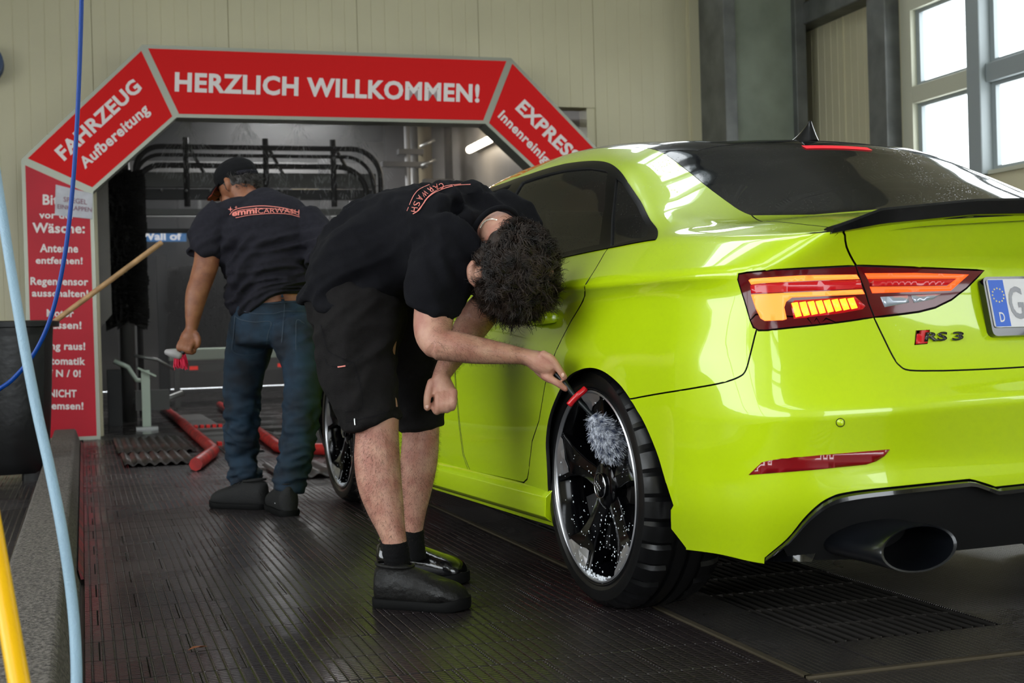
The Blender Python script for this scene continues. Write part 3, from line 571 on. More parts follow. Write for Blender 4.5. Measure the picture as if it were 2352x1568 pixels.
# water spray from the entry nozzles
SPR = mat('water_spray', rgb(220, 222, 226), rough=.4, alpha=.35)
for i, x in enumerate((.93, 1.42, 1.90, 2.40)):
    rg = np.random.default_rng(20+i); V = []; F = []
    for k in range(420 if i < 2 else 260):
        a = (rg.random()-.5)*1.25; s0 = rg.random()**1.6*(.9 if i else .55) if k else 0.; L = .02+.05*rg.random(); yy_ = (rg.random()-.5)*.16*s0; d = np.array([math.sin(a), yy_, -math.cos(a)]); p = np.array([x, 12.2, 2.715])+d*s0; w = .0016; b0 = len(V)
        V += [p+np.array([-w, 0, 0]), p+np.array([w, 0, 0]), p+d*L+np.array([w, 0, 0]), p+d*L+np.array([-w, 0, 0]), p+np.array([0, -w, 0]), p+np.array([0, w, 0]), p+d*L+np.array([0, w, 0]), p+d*L+np.array([0, -w, 0])]; F += [(b0, b0+1, b0+2, b0+3), (b0+4, b0+5, b0+6, b0+7)]
    o = mk('water_spray', V, F, SPR); tag(o, ('fan of water spray nearest the left corner of the arch', 'fan of water spray above the capped worker', 'fan of water spray right of the capped worker', 'faint fan of water spray near the arch middle')[i], 'water spray', kind='stuff')
mb = MB(); mb.cyl((.4, 12.2, 2.73), (4.3, 12.2, 2.73), .03, 10); SBAR = mb.build('spray_bar', MSTL, None, smooth=True); tag(SBAR, 'horizontal water pipe under the tunnel lintel', 'pipe')
# haze of the wet tunnel air
hm = bpy.data.materials.new('haze'); hm.use_nodes = True; nt = hm.node_tree; nt.nodes.remove(nt.nodes['Principled BSDF']); vs = nt.nodes.new('ShaderNodeVolumeScatter'); vs.inputs['Density'].default_value = .028; vs.inputs['Anisotropy'].default_value = .2; nt.links.new(vs.outputs[0], nt.nodes['Material Output'].inputs['Volume'])
mb = MB(); mb.bbox((-.14, 12.4, .01), (4.40, TY1-.02, 3.44)); o = mb.build('mist', hm); tag(o, 'grey water mist hanging in the wash tunnel', 'mist', kind='stuff')
# ================================================================== the car (own frame: x forward, y left, z up, origin under the rear axle)
CY4 = math.radians(4.189)
CAX = np.array([-math.sin(CY4), math.cos(CY4), 0.]); CAY = np.array([-math.cos(CY4), -math.sin(CY4), 0.]); CAZ = np.array([0, 0, 1.])
CAO = 3.214*CAX-2.368*CAY
def w2c(P): d = np.asarray(P, float)-CAO; return np.stack([d@CAX, d@CAY, d@CAZ], -1)
def w2cd(D): D = np.asarray(D, float); return np.stack([D@CAX, D@CAY, D@CAZ], -1)
def c2w(P): P = np.asarray(P, float); return CAO+P[..., :1]*CAX+P[..., 1:2]*CAY+P[..., 2:3]*CAZ
CAMC = w2c(CC)

UK = [0, .35, .63, .86, 1.12, 1.40, 1.73, 2.13, 2.83, 3.73, 4.35, 4.80, 5.20, 5.55, 5.85]
VK = [0, .10, .25, .38, .50, .63, .69, .82, .97, 1.13, 1.22, 1.50, 1.78]
U_LO, U_HI = .86, 4.80; V7 = VK[7]
# lower rows: points at every UK knot, (x, y, z)
ROWS = {
0: [(-.80,0,.20),(-.80,.35,.20),(-.78,.60,.20),(-.70,.765,.205),(-.56,.83,.215),(-.33,.845,.20),(0,.85,.175),(.40,.83,.165),(1.1,.825,.165),(2.,.825,.165),(2.63,.85,.17),(3.05,.82,.17),(3.38,.62,.17),(3.47,.3,.17),(3.49,0,.17)],
1: [(-.89,0,.33),(-.885,.35,.33),(-.86,.62,.325),(-.765,.79,.315),(-.60,.862,.31),(-.35,.882,.30),(0,.885,.28),(.40,.868,.265),(1.1,.862,.26),(2.,.862,.26),(2.63,.885,.27),(3.07,.85,.28),(3.42,.64,.28),(3.53,.3,.28),(3.55,0,.28)],
2: [(-.908,0,.44),(-.90,.35,.44),(-.872,.63,.44),(-.785,.81,.435),(-.60,.882,.43),(-.35,.896,.42),(0,.90,.41),(.40,.885,.40),(1.1,.88,.40),(2.,.88,.40),(2.63,.90,.42),(3.08,.865,.42),(3.45,.66,.42),(3.57,.3,.42),(3.59,0,.42)],
3: [(-.94,0,.558),(-.932,.35,.555),(-.90,.64,.545),(-.80,.82,.535),(-.60,.89,.525),(-.35,.90,.53),(0,.905,.53),(.40,.89,.53),(1.1,.885,.53),(2.,.887,.53),(2.63,.905,.54),(3.08,.87,.54),(3.45,.67,.54),(3.58,.3,.54),(3.60,0,.54)],
4: [(-.865,0,.622),(-.862,.35,.622),(-.842,.62,.63),(-.772,.80,.64),(-.60,.884,.65),(-.35,.896,.66),(0,.90,.66),(.40,.893,.66),(1.1,.89,.66),(2.,.892,.66),(2.63,.90,.67),(3.07,.86,.66),(3.43,.66,.63),(3.56,.3,.63),(3.58,0,.63)],
5: [(-.80,0,.78),(-.805,.35,.78),(-.795,.62,.78),(-.742,.783,.79),(-.60,.858,.803),(-.35,.877,.806),(0,.878,.806),(.40,.877,.803),(1.1,.876,.80),(2.,.876,.795),(2.63,.88,.78),(3.05,.84,.72),(3.38,.63,.68),(3.50,.3,.68),(3.52,0,.68)],
6: [(-.79,0,.845),(-.80,.35,.843),(-.793,.61,.842),(-.745,.775,.842),(-.61,.876,.842),(-.35,.902,.842),(0,.905,.842),(.40,.90,.84),(1.1,.898,.837),(2.,.895,.83),(2.60,.885,.815),(3.0,.82,.77),(3.33,.61,.72),(3.44,.3,.74),(3.46,0,.745)],
7: [(-.865,0,.965),(-.862,.35,.955),(-.85,.58,.935),(-.81,.70,.918),(-.60,.775,.925),(-.34,.806,.94),(0,.81,.938),(.40,.81,.93),(1.1,.81,.925),(2.,.79,.895),(2.55,.76,.865),(2.95,.68,.81),(3.25,.5,.76),(3.35,.25,.775),(3.37,0,.78)],
}
UU = [.86, 1.12, 1.40, 1.56, 1.73, 1.90, 2.13, 2.83, 3.18, 3.48, 3.73, 4.35, 4.80]
ROWS_UP = {   # upper rows from the belt line to the centre line
8: [(-.852,.52,.944),(-.60,.66,.957),(-.36,.715,.970),(-.16,.735,1.0),(0,.735,1.035),(.165,.733,1.06),(.40,.73,1.075),(1.1,.735,1.085),(1.45,.735,1.07),(1.75,.745,1.00),(2.,.74,.935),(2.55,.70,.885),(2.95,.62,.83)],
9: [(-.861,.35,.955),(-.60,.52,.975),(-.37,.635,.983),(-.135,.64,1.040),(.04,.625,1.115),(.20,.615,1.178),(.41,.612,1.215),(1.1,.635,1.245),(1.45,.645,1.215),(1.75,.67,1.08),(2.,.68,.965),(2.55,.62,.895),(2.95,.54,.845)],
10: [(-.864,.22,.961),(-.60,.38,.984),(-.35,.565,.998),(-.105,.533,1.080),(.075,.515,1.160),(.245,.503,1.233),(.42,.505,1.266),(1.1,.525,1.305),(1.45,.555,1.265),(1.75,.61,1.112),(2.,.62,.972),(2.55,.50,.905),(2.95,.42,.855)],
11: [(-.865,.11,.964),(-.60,.19,.991),(-.42,.27,1.015),(-.16,.265,1.112),(.02,.26,1.187),(.19,.255,1.258),(.42,.255,1.293),(1.1,.26,1.328),(1.45,.27,1.30),(1.78,.30,1.13),(2.05,.31,.985),(2.57,.25,.92),(2.97,.21,.865)],
12: [(-.865,0,.965),(-.60,0,.993),(-.44,0,1.02),(-.175,0,1.120),(.01,0,1.196),(.17,0,1.265),(.42,0,1.301),(1.1,0,1.337),(1.45,0,1.307),(1.79,0,1.137),(2.07,0,.99),(2.58,0,.925),(2.98,0,.87)],
}
def herm_row(uk, P, u):
    uk = np.asarray(uk, float); P = np.asarray(P, float); n = len(uk)
    h = np.diff(uk); d = np.diff(P, axis=0)/h[:, None]
    m = np.empty_like(P); m[0] = d[0]; m[-1] = d[-1]
    m[1:-1] = (d[:-1]*h[1:, None]+d[1:]*h[:-1, None])/(h[1:]+h[:-1])[:, None]
    if abs(P[0][1]) < 1e-9: m[0] = (d[0])*np.array([0, 1, 0])          # flat across the centre line
    if abs(P[-1][1]) < 1e-9: m[-1] = d[-1]*np.array([0, 1, 0])
    u = np.clip(u, uk[0], uk[-1]); i = np.clip(np.searchsorted(uk, u, side='right')-1, 0, n-2)
    t = ((u-uk[i])/h[i])[:, None]; hh = h[i][:, None]
    return (2*t**3-3*t**2+1)*P[i]+(t**3-2*t**2+t)*hh*m[i]+(-2*t**3+3*t**2)*P[i+1]+(t**3-t**2)*hh*m[i+1]
CREASE = {3: 1., 6: 1.}
def S(u, v):
    u = np.atleast_1d(np.asarray(u, float)); v = np.atleast_1d(np.asarray(v, float)); N = len(u)
    A = [herm_row(UK, ROWS[r], u) for r in range(8)]+[herm_row(UU, ROWS_UP[r], u) for r in range(8, 13)]
    A = np.array(A); vk = np.array(VK); h = np.diff(vk); d = np.diff(A, axis=0)/h[:, None, None]
    mlo = np.empty_like(A); mup = np.empty_like(A)
    for r in range(13):
        if r == 0: mlo[r] = mup[r] = d[0]
        elif r == 12:
            mlo[r] = mup[r] = d[11]*np.array([0, 1, 0])
        else:
            c = (d[r-1]*h[r]+d[r]*h[r-1])/(h[r]+h[r-1])
            k = CREASE.get(r, 0.)
            if r == 7:
                w = np.clip((u-1.10)/.35, 0, 1)*np.clip((4.3-u)/.4, 0, 1); w = w*w*(3-2*w)
                k = (1-w)[:, None]*1.0+w[:, None]*.35
            mlo[r] = c*(1-k)+d[r-1]*k; mup[r] = c*(1-k)+d[r]*k
    v = np.clip(v, 0, vk[-1]); i = np.clip(np.searchsorted(vk, v, side='right')-1, 0, 11); ar = np.arange(N)
    t = ((v-vk[i])/h[i])[:, None]; hh = h[i][:, None]
    return (2*t**3-3*t**2+1)*A[i, ar]+(t**3-2*t**2+t)*hh*mup[i, ar]+(-2*t**3+3*t**2)*A[i+1, ar]+(t**3-t**2)*hh*mlo[i+1, ar]
def SN(u, v, e=.004):
    u = np.atleast_1d(np.asarray(u, float)); v = np.atleast_1d(np.asarray(v, float))
    lo = v <= V7+1e-9
    ul = np.where(lo, 0., U_LO); uh = np.where(lo, UK[-1], U_HI); vl = np.where(lo, 0., V7); vh = np.where(lo, np.where((u >= U_LO) & (u <= U_HI), VK[-1], V7), VK[-1])
    vl = np.where((u >= U_LO) & (u <= U_HI), 0., vl)
    du = S(np.minimum(u+e, uh), v)-S(np.maximum(u-e, ul), v); dv = S(u, np.minimum(v+e, vh))-S(u, np.maximum(v-e, vl))
    n = np.cross(dv, du); n /= np.maximum(np.linalg.norm(n, axis=1, keepdims=True), 1e-12)
    mid = np.array([1.3, 0, .5]); P = S(u, v); s = np.sign(np.sum(n*(P-mid), axis=1)); 
    return n*np.where(s < 0, -1, 1)[:, None]
# search tree to turn pixels / side / rear / top projections into surface coordinates
def _sgrid(u0, u1, v0, v1, st=.022):
    us = np.linspace(u0, u1, int((u1-u0)/st)+1); vs = np.linspace(v0, v1, int((v1-v0)/st)+1)
    g = np.array([(a, b) for a in us for b in vs]); n = len(vs); F = []
    for i in range(len(us)-1):
        for j in range(n-1):
            a = i*n+j; F += [(a, a+1, a+n+1), (a, a+n+1, a+n)]
    return g, F
_g1, _f1 = _sgrid(0, UK[-1], 0, V7); _g2, _f2 = _sgrid(U_LO, U_HI, V7, VK[-1])
_G = np.vstack([_g1, _g2]); _FF = _f1+[tuple(i+len(_g1) for i in f) for f in _f2]; _P = S(_G[:, 0], _G[:, 1])
BV = BVHTree.FromPolygons([Vector(p) for p in _P], _FF)
def hit(o, d):
    loc, nor, idx, dist = BV.ray_cast(Vector(o), Vector(d))
    if idx is None: return None
    return bary(loc, idx)
def bary(loc, idx):
    a, b, c = _FF[idx]; pa, pb, pc = _P[a], _P[b], _P[c]; q = np.array(loc)
    v0 = pb-pa; v1 = pc-pa; v2 = q-pa; d00 = v0@v0; d01 = v0@v1; d11 = v1@v1; d20 = v2@v0; d21 = v2@v1; de = d00*d11-d01*d01
    y = (d11*d20-d01*d21)/de; z = (d00*d21-d01*d20)/de
    return (1-y-z)*_G[a]+y*_G[b]+z*_G[c]
def near(P):
    loc, nor, idx, dist = BV.find_nearest(Vector(P)); return bary(loc, idx)
def P_(x, y):
    h_ = hit(CAMC, w2cd(ray(x, y)))
    if h_ is None: raise ValueError('pixel misses the car %s %s' % (x, y))
    return h_
def X_(x, z):  return hit((x, 3., z), (0, -1, 0))
def R_(y, z):  return hit((-3., y, z), (1, 0, 0))
def T_(x, y):  return hit((x, y, 3.), (0, 0, -1))
def UV(u, v): return np.array([u, v])
def poly(pts, n=1, closed=True):
    """straight or (n>1) curved outline in surface coordinates"""
    P = np.array([np.asarray(p, float) for p in pts])
    return catmull(P, n, closed) if n > 1 else P
def inpoly(P, Q):
    """points P (N,2) inside polygon Q"""
    x, y = P[:, 0], P[:, 1]; r = np.zeros(len(P), bool); k = len(Q)
    for i in range(k):
        x1, y1 = Q[i]; x2, y2 = Q[(i+1) % k]
        if y1 == y2: continue
        c = ((y1 > y) != (y2 > y)) & (x < (x2-x1)*(y-y1)/(y2-y1)+x1); r ^= c
    return r
# ---- outlines on the body surface
PX = lambda L: [P_(*q) for q in L]
SPL = lambda L, n=4: list(catmull(np.array(L), n))
g_arch_r = poly([X_(.30,.17), UV(X_(.30,.17)[0], -.05), UV(P_(1541,1214)[0]-.05, -.05)]+PX([(1575,1258),(1541,1214),(1540,1172)])+SPL(PX([(1546,1160),(1525,1095),(1506,1034),(1473,960),(1436,901),(1410,872),(1383,853),(1356,846),(1329,851.6),(1302,870),(1276,917),(1260,965),(1254,1018),(1256,1060),(1258,1099),(1262,1150),(1268,1195)])))
_t = np.linspace(math.radians(-25), math.radians(205), 26)
g_arch_f = poly([UV(X_(2.63+.33,.2)[0], -.05)]+[X_(2.63+.355*math.cos(t), .33+.345*math.sin(t)) for t in _t]+[UV(X_(2.63-.33,.2)[0], -.05)])
dlo = poly(SPL(PX([(1280,597),(1400,572),(1470,563.5),(1487,561),(1502,555),(1509,541),(1499.5,515),(1471,464),(1439,416),(1416.6,387.6),(1394,375),(1359,371.6),(1298.6,378)]),5)+[X_(.93,1.247),X_(1.25,1.24),X_(1.45,1.205),X_(1.70,1.09),X_(1.93,.955),X_(1.95,.925),X_(1.5,.928),X_(1.0,.928)])
dlo = poly(dlo)
gl_rear = poly(PX([(1268,588),(1378,563),(1392,471),(1399,397),(1390,391),(1355,386),(1300,391),(1262,399)])+[X_(.93,1.222),X_(.93,.945),X_(.6,.94)])
gl_quart = poly(PX([(1403,567)])+SPL(PX([(1470,550),(1484,545),(1490,535),(1485,515),(1462,470),(1432,424),(1416,410)]))+PX([(1411,450)]))
gl_front = poly([X_(1.02,.945),X_(1.02,1.225),X_(1.25,1.218),X_(1.43,1.185),X_(1.66,1.08),X_(1.86,.97),X_(1.86,.945)])
rglass = poly([P_(1519,349),P_(1566,381),P_(1630,432),P_(1678,467),P_(1727,494)]+[T_(-.425,.45),T_(-.45,.25),T_(-.462,.0), UV(T_(-.462,.001)[0], VK[-1]+.05), UV(T_(.20,.001)[0], VK[-1]+.05), T_(.20,.0), T_(.195,.25), T_(.185,.42)])
roofp = poly([P_(1519,349),T_(.185,.42),T_(.195,.25),T_(.20,0),UV(T_(.20,.001)[0],VK[-1]+.05),UV(T_(1.42,.001)[0],VK[-1]+.05),T_(1.42,.0),T_(1.40,.3),T_(1.36,.47),T_(1.1,.48),T_(.7,.482),T_(.42,.49),T_(.30,.50)])
wshield = poly([T_(1.44,0),UV(T_(1.44,.001)[0],VK[-1]+.05),UV(T_(2.04,.001)[0],VK[-1]+.05),T_(2.04,0),T_(2.02,.3),T_(1.99,.6),T_(1.72,.575),T_(1.40,.50),T_(1.42,.3)])
hoodp = poly([T_(2.12,0),UV(T_(2.12,.001)[0],VK[-1]+.05),UV(U_HI+.05,VK[-1]+.05),UV(U_HI+.05,V7+.02),T_(2.9,.62),T_(2.5,.70),T_(2.14,.72),T_(2.1,.4)])
deckp = poly([P_(1727,494),P_(1766,508.5),P_(1851,516),P_(1928,525.5),UV(U_LO-.05, P_(1928,525.5)[1]),UV(U_LO-.05,VK[-1]+.05),UV(T_(-.462,.001)[0],VK[-1]+.05),T_(-.462,0),T_(-.45,.25),T_(-.425,.45)])
lamp_all = poly(PX([(1697,629),(1716,625.6),(1836.5,616.8),(1966,610),(2101,614.7),(2260,621),(2219,662),(2185,688),(2148,706.5),(2110,716),(2072,721),(2007,728.5),(1866,747.6),(1765,758.5),(1742,759),(1731,752),(1724,736),(1704,672),(1695,642)]))
_s1 = PX([(1934,527),(1940.6,540),(1944,566),(1966,609)])
_s2 = PX([(1966,610),(1986,668),(2007,728)])
_s3 = SPL(PX([(2007,728),(2030,777),(2051,819),(2066,839),(2090,850),(2166,851)]))
boot_r = poly([UV(_s1[0][0],V7+.05)]+_s1+_s2+_s3+[R_(.2,.618),UV(-.05,R_(.1,.617)[1]),UV(-.05,V7+.05)])
lamp_out_clip = poly([UV(_s1[-1][0],V7)]+_s1[-1:]+_s2+[_s3[0],_s3[1],UV(2.,_s3[1][1]),UV(2.,V7)])
_bump_line = SPL(PX([(1738,757),(1733,775),(1723,815),(1713,850),(1698,865),(1660,878.5),(1600,890),(1520,903),(1449,916)]))
_diff = SPL(PX([(1758,1281),(1808,1238.7),(1844,1195),(1868,1170),(1891,1151.7),(1912,1141),(1935,1133.6),(2007,1123.5),(2210,1102.8),(2228,1102),(2243,1105),(2286,1119)]))+[R_(.2,.366)]
diff_p = poly([UV(_diff[0][0]-.0,-.05)]+_diff+[UV(-.05,_diff[-1][1]),UV(-.05,-.05)])
bumper_p = poly([UV(P_(1449,916)[0]+.10,_bump_line[-1][1])]+_bump_line[::-1]+[P_(1765,758.5),P_(1866,747.6),P_(2007,728.5)]+_s3[1:]+[R_(.2,.618),UV(-.05,R_(.1,.617)[1]),UV(-.05,-.05),UV(P_(1575,1258)[0]+.14,-.05)])
door_r = poly(PX([(1388,582),(1368,617),(1348,652),(1343,681),(1311,738),(1280,800),(1252,883),(1238,966),(1222,1014),(1214,1085),(1211,1100),(1203,1108)])+[X_(.6,.283),X_(.94,.28),X_(.975,.33),X_(1.0,.55),X_(.985,.75),X_(.975,.95),X_(.975,1.0),X_(.5,1.0),X_(.0,1.0)])
door_f = poly([X_(.982,.95),X_(.992,.75),X_(1.007,.55),X_(.985,.33),X_(.96,.28),X_(1.4,.275),X_(1.95,.28),X_(2.0,.36),X_(2.05,.55),X_(2.03,.75),X_(1.98,.93),X_(1.97,1.0),X_(1.3,1.0)])
plate_rec = None
fuel = None
# ---- one constrained triangulation of the surface that respects every outline
def cdt_patch(u0, u1, v0, v1, outlines, st=.026):
    us = np.linspace(u0, u1, int(round((u1-u0)/st))+1); vs = np.linspace(v0, v1, int(round((v1-v0)/st))+1)
    extra = [q for q in VK if v0 < q < v1]; vs = np.unique(np.concatenate([[x for x in vs if min([abs(x-e) for e in extra]+[1]) > .007], extra]))
    pts = [Vector((a, b)) for a in us for b in vs]; edges = []
    for Q in outlines:
        Qd = []
        k = len(Q)
        for i in range(k):
            a, b = Q[i], Q[(i+1) % k]; m = max(1, int(np.linalg.norm(b-a)/.02))
            for j in range(m): Qd.append(a+(b-a)*j/m)
        b0 = len(pts); pts += [Vector((float(min(max(q[0], u0), u1)), float(min(max(q[1], v0), v1)))) for q in Qd]
        edges += [(b0+i, b0+(i+1) % len(Qd)) for i in range(len(Qd))]
    r = geometry.delaunay_2d_cdt(pts, edges, [], 0, 1e-5, False)
    V = np.array([v[:] for v in r[0]]); T = np.array([f[:] for f in r[2] if len(f) == 3])
    return V, T
ALL_OUT = [g_arch_r, g_arch_f, dlo, gl_rear, gl_quart, gl_front, rglass, roofp, wshield, hoodp, deckp, lamp_all, boot_r, diff_p, bumper_p, door_r, door_f]
LOWV, LOWT = cdt_patch(0, UK[-1], 0, V7, [g_arch_r, g_arch_f, lamp_all, boot_r, diff_p, bumper_p, door_r, door_f])
UPV, UPT = cdt_patch(U_LO, U_HI, V7, VK[-1], [dlo, gl_rear, gl_quart, gl_front, rglass, roofp, wshield, hoodp, deckp, door_r, door_f])
lowC = LOWV[LOWT].mean(1); upC = UPV[UPT].mean(1)
def cls(C, low):
    n = len(C); lab = np.array(['body']*n, dtype=object)
    def put(Q, name, only=None):
        m = inpoly(C, Q)
        if only is not None: m &= np.isin(lab, only)
        lab[m] = name
    put(door_r, 'door_rear'); put(door_f, 'door_front')
    if low:
        put(bumper_p, 'bumper'); put(boot_r, 'boot')
        m = inpoly(C, lamp_all); mo = inpoly(C, lamp_out_clip); lab[m & mo] = 'lamp_out'; lab[m & ~mo] = 'lamp_in'
        put(diff_p, 'hole', ['bumper', 'body', 'boot']); put(g_arch_r, 'hole'); put(g_arch_f, 'hole')
        lab[(C[:, 0] > 4.62) & (lab == 'body')] = 'front_bumper'
    else:
        put(roofp, 'roof'); put(wshield, 'windshield'); put(hoodp, 'hood'); put(deckp, 'boot'); put(rglass, 'rglass')
        put(dlo, 'trim'); put(gl_rear, 'g_rear'); put(gl_quart, 'g_quart'); put(gl_front, 'g_front')
    return lab
lowL = cls(lowC, True); upL = cls(upC, False)
def region(names, both=False):
    """vertices, normals, triangles of a region; both=True adds the mirrored right half"""
    V, N, T, W7 = [], [], [], []; b = 0
    for UVv, TT, L in ((LOWV, LOWT, lowL), (UPV, UPT, upL)):
        t = TT[np.isin(L, names)]
        if not len(t): continue
        idx, inv = np.unique(t, return_inverse=True); t = inv.reshape(-1, 3)
        p = S(UVv[idx, 0], UVv[idx, 1]); n = SN(UVv[idx, 0], UVv[idx, 1])
        e = np.cross(p[t[:, 1]]-p[t[:, 0]], p[t[:, 2]]-p[t[:, 0]]); fl = np.sum(e*n[t[:, 0]], axis=1) < 0; t[fl] = t[fl][:, ::-1]
        V.append(p); N.append(n); T.append(t+b); b += len(p); W7.append((np.abs(UVv[idx, 1]-V7) < 1e-4) & (UVv[idx, 0] > U_LO+.002) & (UVv[idx, 0] < U_HI-.002))
    V = np.vstack(V); N = np.vstack(N); T = np.vstack(T); W7 = np.concatenate(W7)
    V[np.abs(V[:, 1]) < 2e-3, 1] = 0
    if both:
        k = len(V); V2 = V*np.array([1, -1, 1]); N2 = N*np.array([1, -1, 1]); V = np.vstack([V, V2]); N = np.vstack([N, N2]); T = np.vstack([T, T[:, ::-1]+k]); W7 = np.concatenate([W7, W7])
    key = np.round(V/4e-4).astype(np.int64); _, first, inv = np.unique(key, axis=0, return_index=True, return_inverse=True); inv = inv.ravel()
    Na = np.zeros((len(first), 3)); np.add.at(Na, inv, N); Na /= np.maximum(np.linalg.norm(Na, axis=1, keepdims=True), 1e-9)
    V = V[first]; T = inv[T]; T = T[(T[:, 0] != T[:, 1]) & (T[:, 1] != T[:, 2]) & (T[:, 0] != T[:, 2])]
    return V, Na, T, W7[first]
def panel(name, names, m, parent, both=False, gap=.002, depth=.010, inset=0., mirror=False, lift=0.):
    V, N, T, W7 = region(names, both)
    # border edges, in face order
    E = {}
    for t in T:
        for a, b in ((t[0], t[1]), (t[1], t[2]), (t[2], t[0])):
            if (b, a) in E: del E[(b, a)]
            else: E[(a, b)] = 1
    E = {e: 1 for e in E if not (W7[e[0]] and W7[e[1]])}          # the belt line is no joint: both halves of a panel meet there
    D = np.zeros_like(V); bv = set()
    for (a, b) in E:
        d = V[b]-V[a]; n = N[a]+N[b]; q = np.cross(n, d); l = np.linalg.norm(q)
        if l < 1e-12: continue
        q /= l; D[a] += q; D[b] += q; bv.add(a); bv.add(b)
    bl = np.array(sorted(bv)); D[bl] /= np.maximum(np.linalg.norm(D[bl], axis=1, keepdims=True), 1e-9)
    V = V+N*lift-N*inset; V[bl] += D[bl]*gap
    k = len(V); mp = {v: k+2*i for i, v in enumerate(bl)}
    V2 = [];  N2 = []
    for v in bl: V2 += [V[v], V[v]-N[v]*depth]; N2 += [-D[v]*.8+N[v]*.6, -D[v]]
    F = [tuple(t) for t in T]+[(mp[b], mp[a], mp[a]+1, mp[b]+1) for (a, b) in E]
    VV = np.vstack([V, np.array(V2)]); NN = np.vstack([N, np.array(N2)])
    if mirror: VV = VV*np.array([1, -1, 1]); NN = NN*np.array([1, -1, 1]); F = [f[::-1] for f in F]
    o = mk(name, VV, F, [m, UNDER], parent, normals=NN); o.data.polygons.foreach_set('material_index', [0]*len(T)+[1]*len(E)); return o
# ---- materials of the car
def paint_mat():
    m = mat('lime_paint', rgb(188, 217, 12), rough=.30, coat=1., spec=.4)
    nt = m.node_tree; b = nt.nodes['Principled BSDF']; tc = nt.nodes.new('ShaderNodeTexCoord')
    # water beads: fine relief on upward faces
    vo = nt.nodes.new('ShaderNodeTexVoronoi'); vo.inputs['Scale'].default_value = 95.; nt.links.new(tc.outputs['Object'], vo.inputs['Vector'])
    mr = nt.nodes.new('ShaderNodeMapRange'); mr.inputs[1].default_value = .0; mr.inputs[2].default_value = .22; mr.inputs[3].default_value = 1.; mr.inputs[4].default_value = 0.
    nt.links.new(vo.outputs['Distance'], mr.inputs[0])
    no = nt.nodes.new('ShaderNodeTexNoise'); no.inputs['Scale'].default_value = 9.; nt.links.new(tc.outputs['Object'], no.inputs['Vector'])
    gt = nt.nodes.new('ShaderNodeMapRange'); gt.inputs[1].default_value = .52; gt.inputs[2].default_value = .60; nt.links.new(no.outputs['Fac'], gt.inputs[0])
    ge = nt.nodes.new('ShaderNodeNewGeometry'); sp = nt.nodes.new('ShaderNodeSeparateXYZ'); nt.links.new(ge.outputs['Normal'], sp.inputs[0])
    upm = nt.nodes.new('ShaderNodeMapRange'); upm.inputs[1].default_value = .25; upm.inputs[2].default_value = .6; nt.links.new(sp.outputs['Z'], upm.inputs[0])
    m1 = nt.nodes.new('ShaderNodeMath'); m1.operation = 'MULTIPLY'; nt.links.new(gt.outputs[0], m1.inputs[0]); nt.links.new(upm.outputs[0], m1.inputs[1])
    m2 = nt.nodes.new('ShaderNodeMath'); m2.operation = 'MULTIPLY'; nt.links.new(m1.outputs[0], m2.inputs[0]); nt.links.new(mr.outputs[0], m2.inputs[1])
    bp = nt.nodes.new('ShaderNodeBump'); bp.inputs['Strength'].default_value = .35; bp.inputs['Distance'].default_value = .002
    nt.links.new(m2.outputs[0], bp.inputs['Height']); nt.links.new(bp.outputs[0], b.inputs['Coat Normal'])
    return m
def glass_mat(name, col, rough=.04, drops=.7, alpha=.93):
    m = mat(name, col, rough=rough, spec=.28, coat=0., alpha=alpha)
    nt = m.node_tree; b = nt.nodes['Principled BSDF']; tc = nt.nodes.new('ShaderNodeTexCoord')
    vo = nt.nodes.new('ShaderNodeTexVoronoi'); vo.inputs['Scale'].default_value = 120.; vo.inputs['Randomness'].default_value = 1.; nt.links.new(tc.outputs['Object'], vo.inputs['Vector'])
    mr = nt.nodes.new('ShaderNodeMapRange'); mr.inputs[1].default_value = 0.; mr.inputs[2].default_value = .19; mr.inputs[3].default_value = 1.; mr.inputs[4].default_value = 0.; nt.links.new(vo.outputs['Distance'], mr.inputs[0])
    no = nt.nodes.new('ShaderNodeTexNoise'); no.inputs['Scale'].default_value = 7.; nt.links.new(tc.outputs['Object'], no.inputs['Vector'])
    gt = nt.nodes.new('ShaderNodeMapRange'); gt.inputs[1].default_value = .42; gt.inputs[2].default_value = .58; nt.links.new(no.outputs['Fac'], gt.inputs[0])
    m2 = nt.nodes.new('ShaderNodeMath'); m2.operation = 'MULTIPLY'; nt.links.new(gt.outputs[0], m2.inputs[0]); nt.links.new(mr.outputs[0], m2.inputs[1])
    bp = nt.nodes.new('ShaderNodeBump'); bp.inputs['Strength'].default_value = drops; bp.inputs['Distance'].default_value = .003
    nt.links.new(m2.outputs[0], bp.inputs['Height']); nt.links.new(bp.outputs[0], b.inputs['Normal'])
    return m
TRIMB = mat('trim_black', rgb(6, 6, 7), rough=.22, spec=.10); PAINT = paint_mat(); GLASS = glass_mat('tinted_glass', rgb(13, 13, 14)); RGLASS = glass_mat('rear_glass', rgb(24, 25, 27), drops=.55)
ROOFB = glass_mat('black_roof_paint', rgb(17, 17, 18), rough=.12, alpha=1.)
GBLK = mat('gloss_black', rgb(10, 11, 14), rough=.12, coat=.6); SBLK = mat('satin_black', rgb(17, 17, 18), rough=.42)
UNDER = mat('underbody_black', rgb(7, 7, 8), rough=.7); RUB = mat('tyre_rubber', rgb(13, 13, 14), rough=.30, bump=.02, bscale=120)
SILV = mat('machined_silver', rgb(196, 196, 200), rough=.28, metal=.85); RIMB = mat('rim_gloss_black', rgb(6, 6, 8), rough=.12, spec=.35)
DISC = mat('brake_disc_steel', rgb(88, 84, 82), rough=.4, metal=.9, var=.3, vscale=20); CALR = mat('red_caliper', rgb(150, 26, 20), rough=.4)
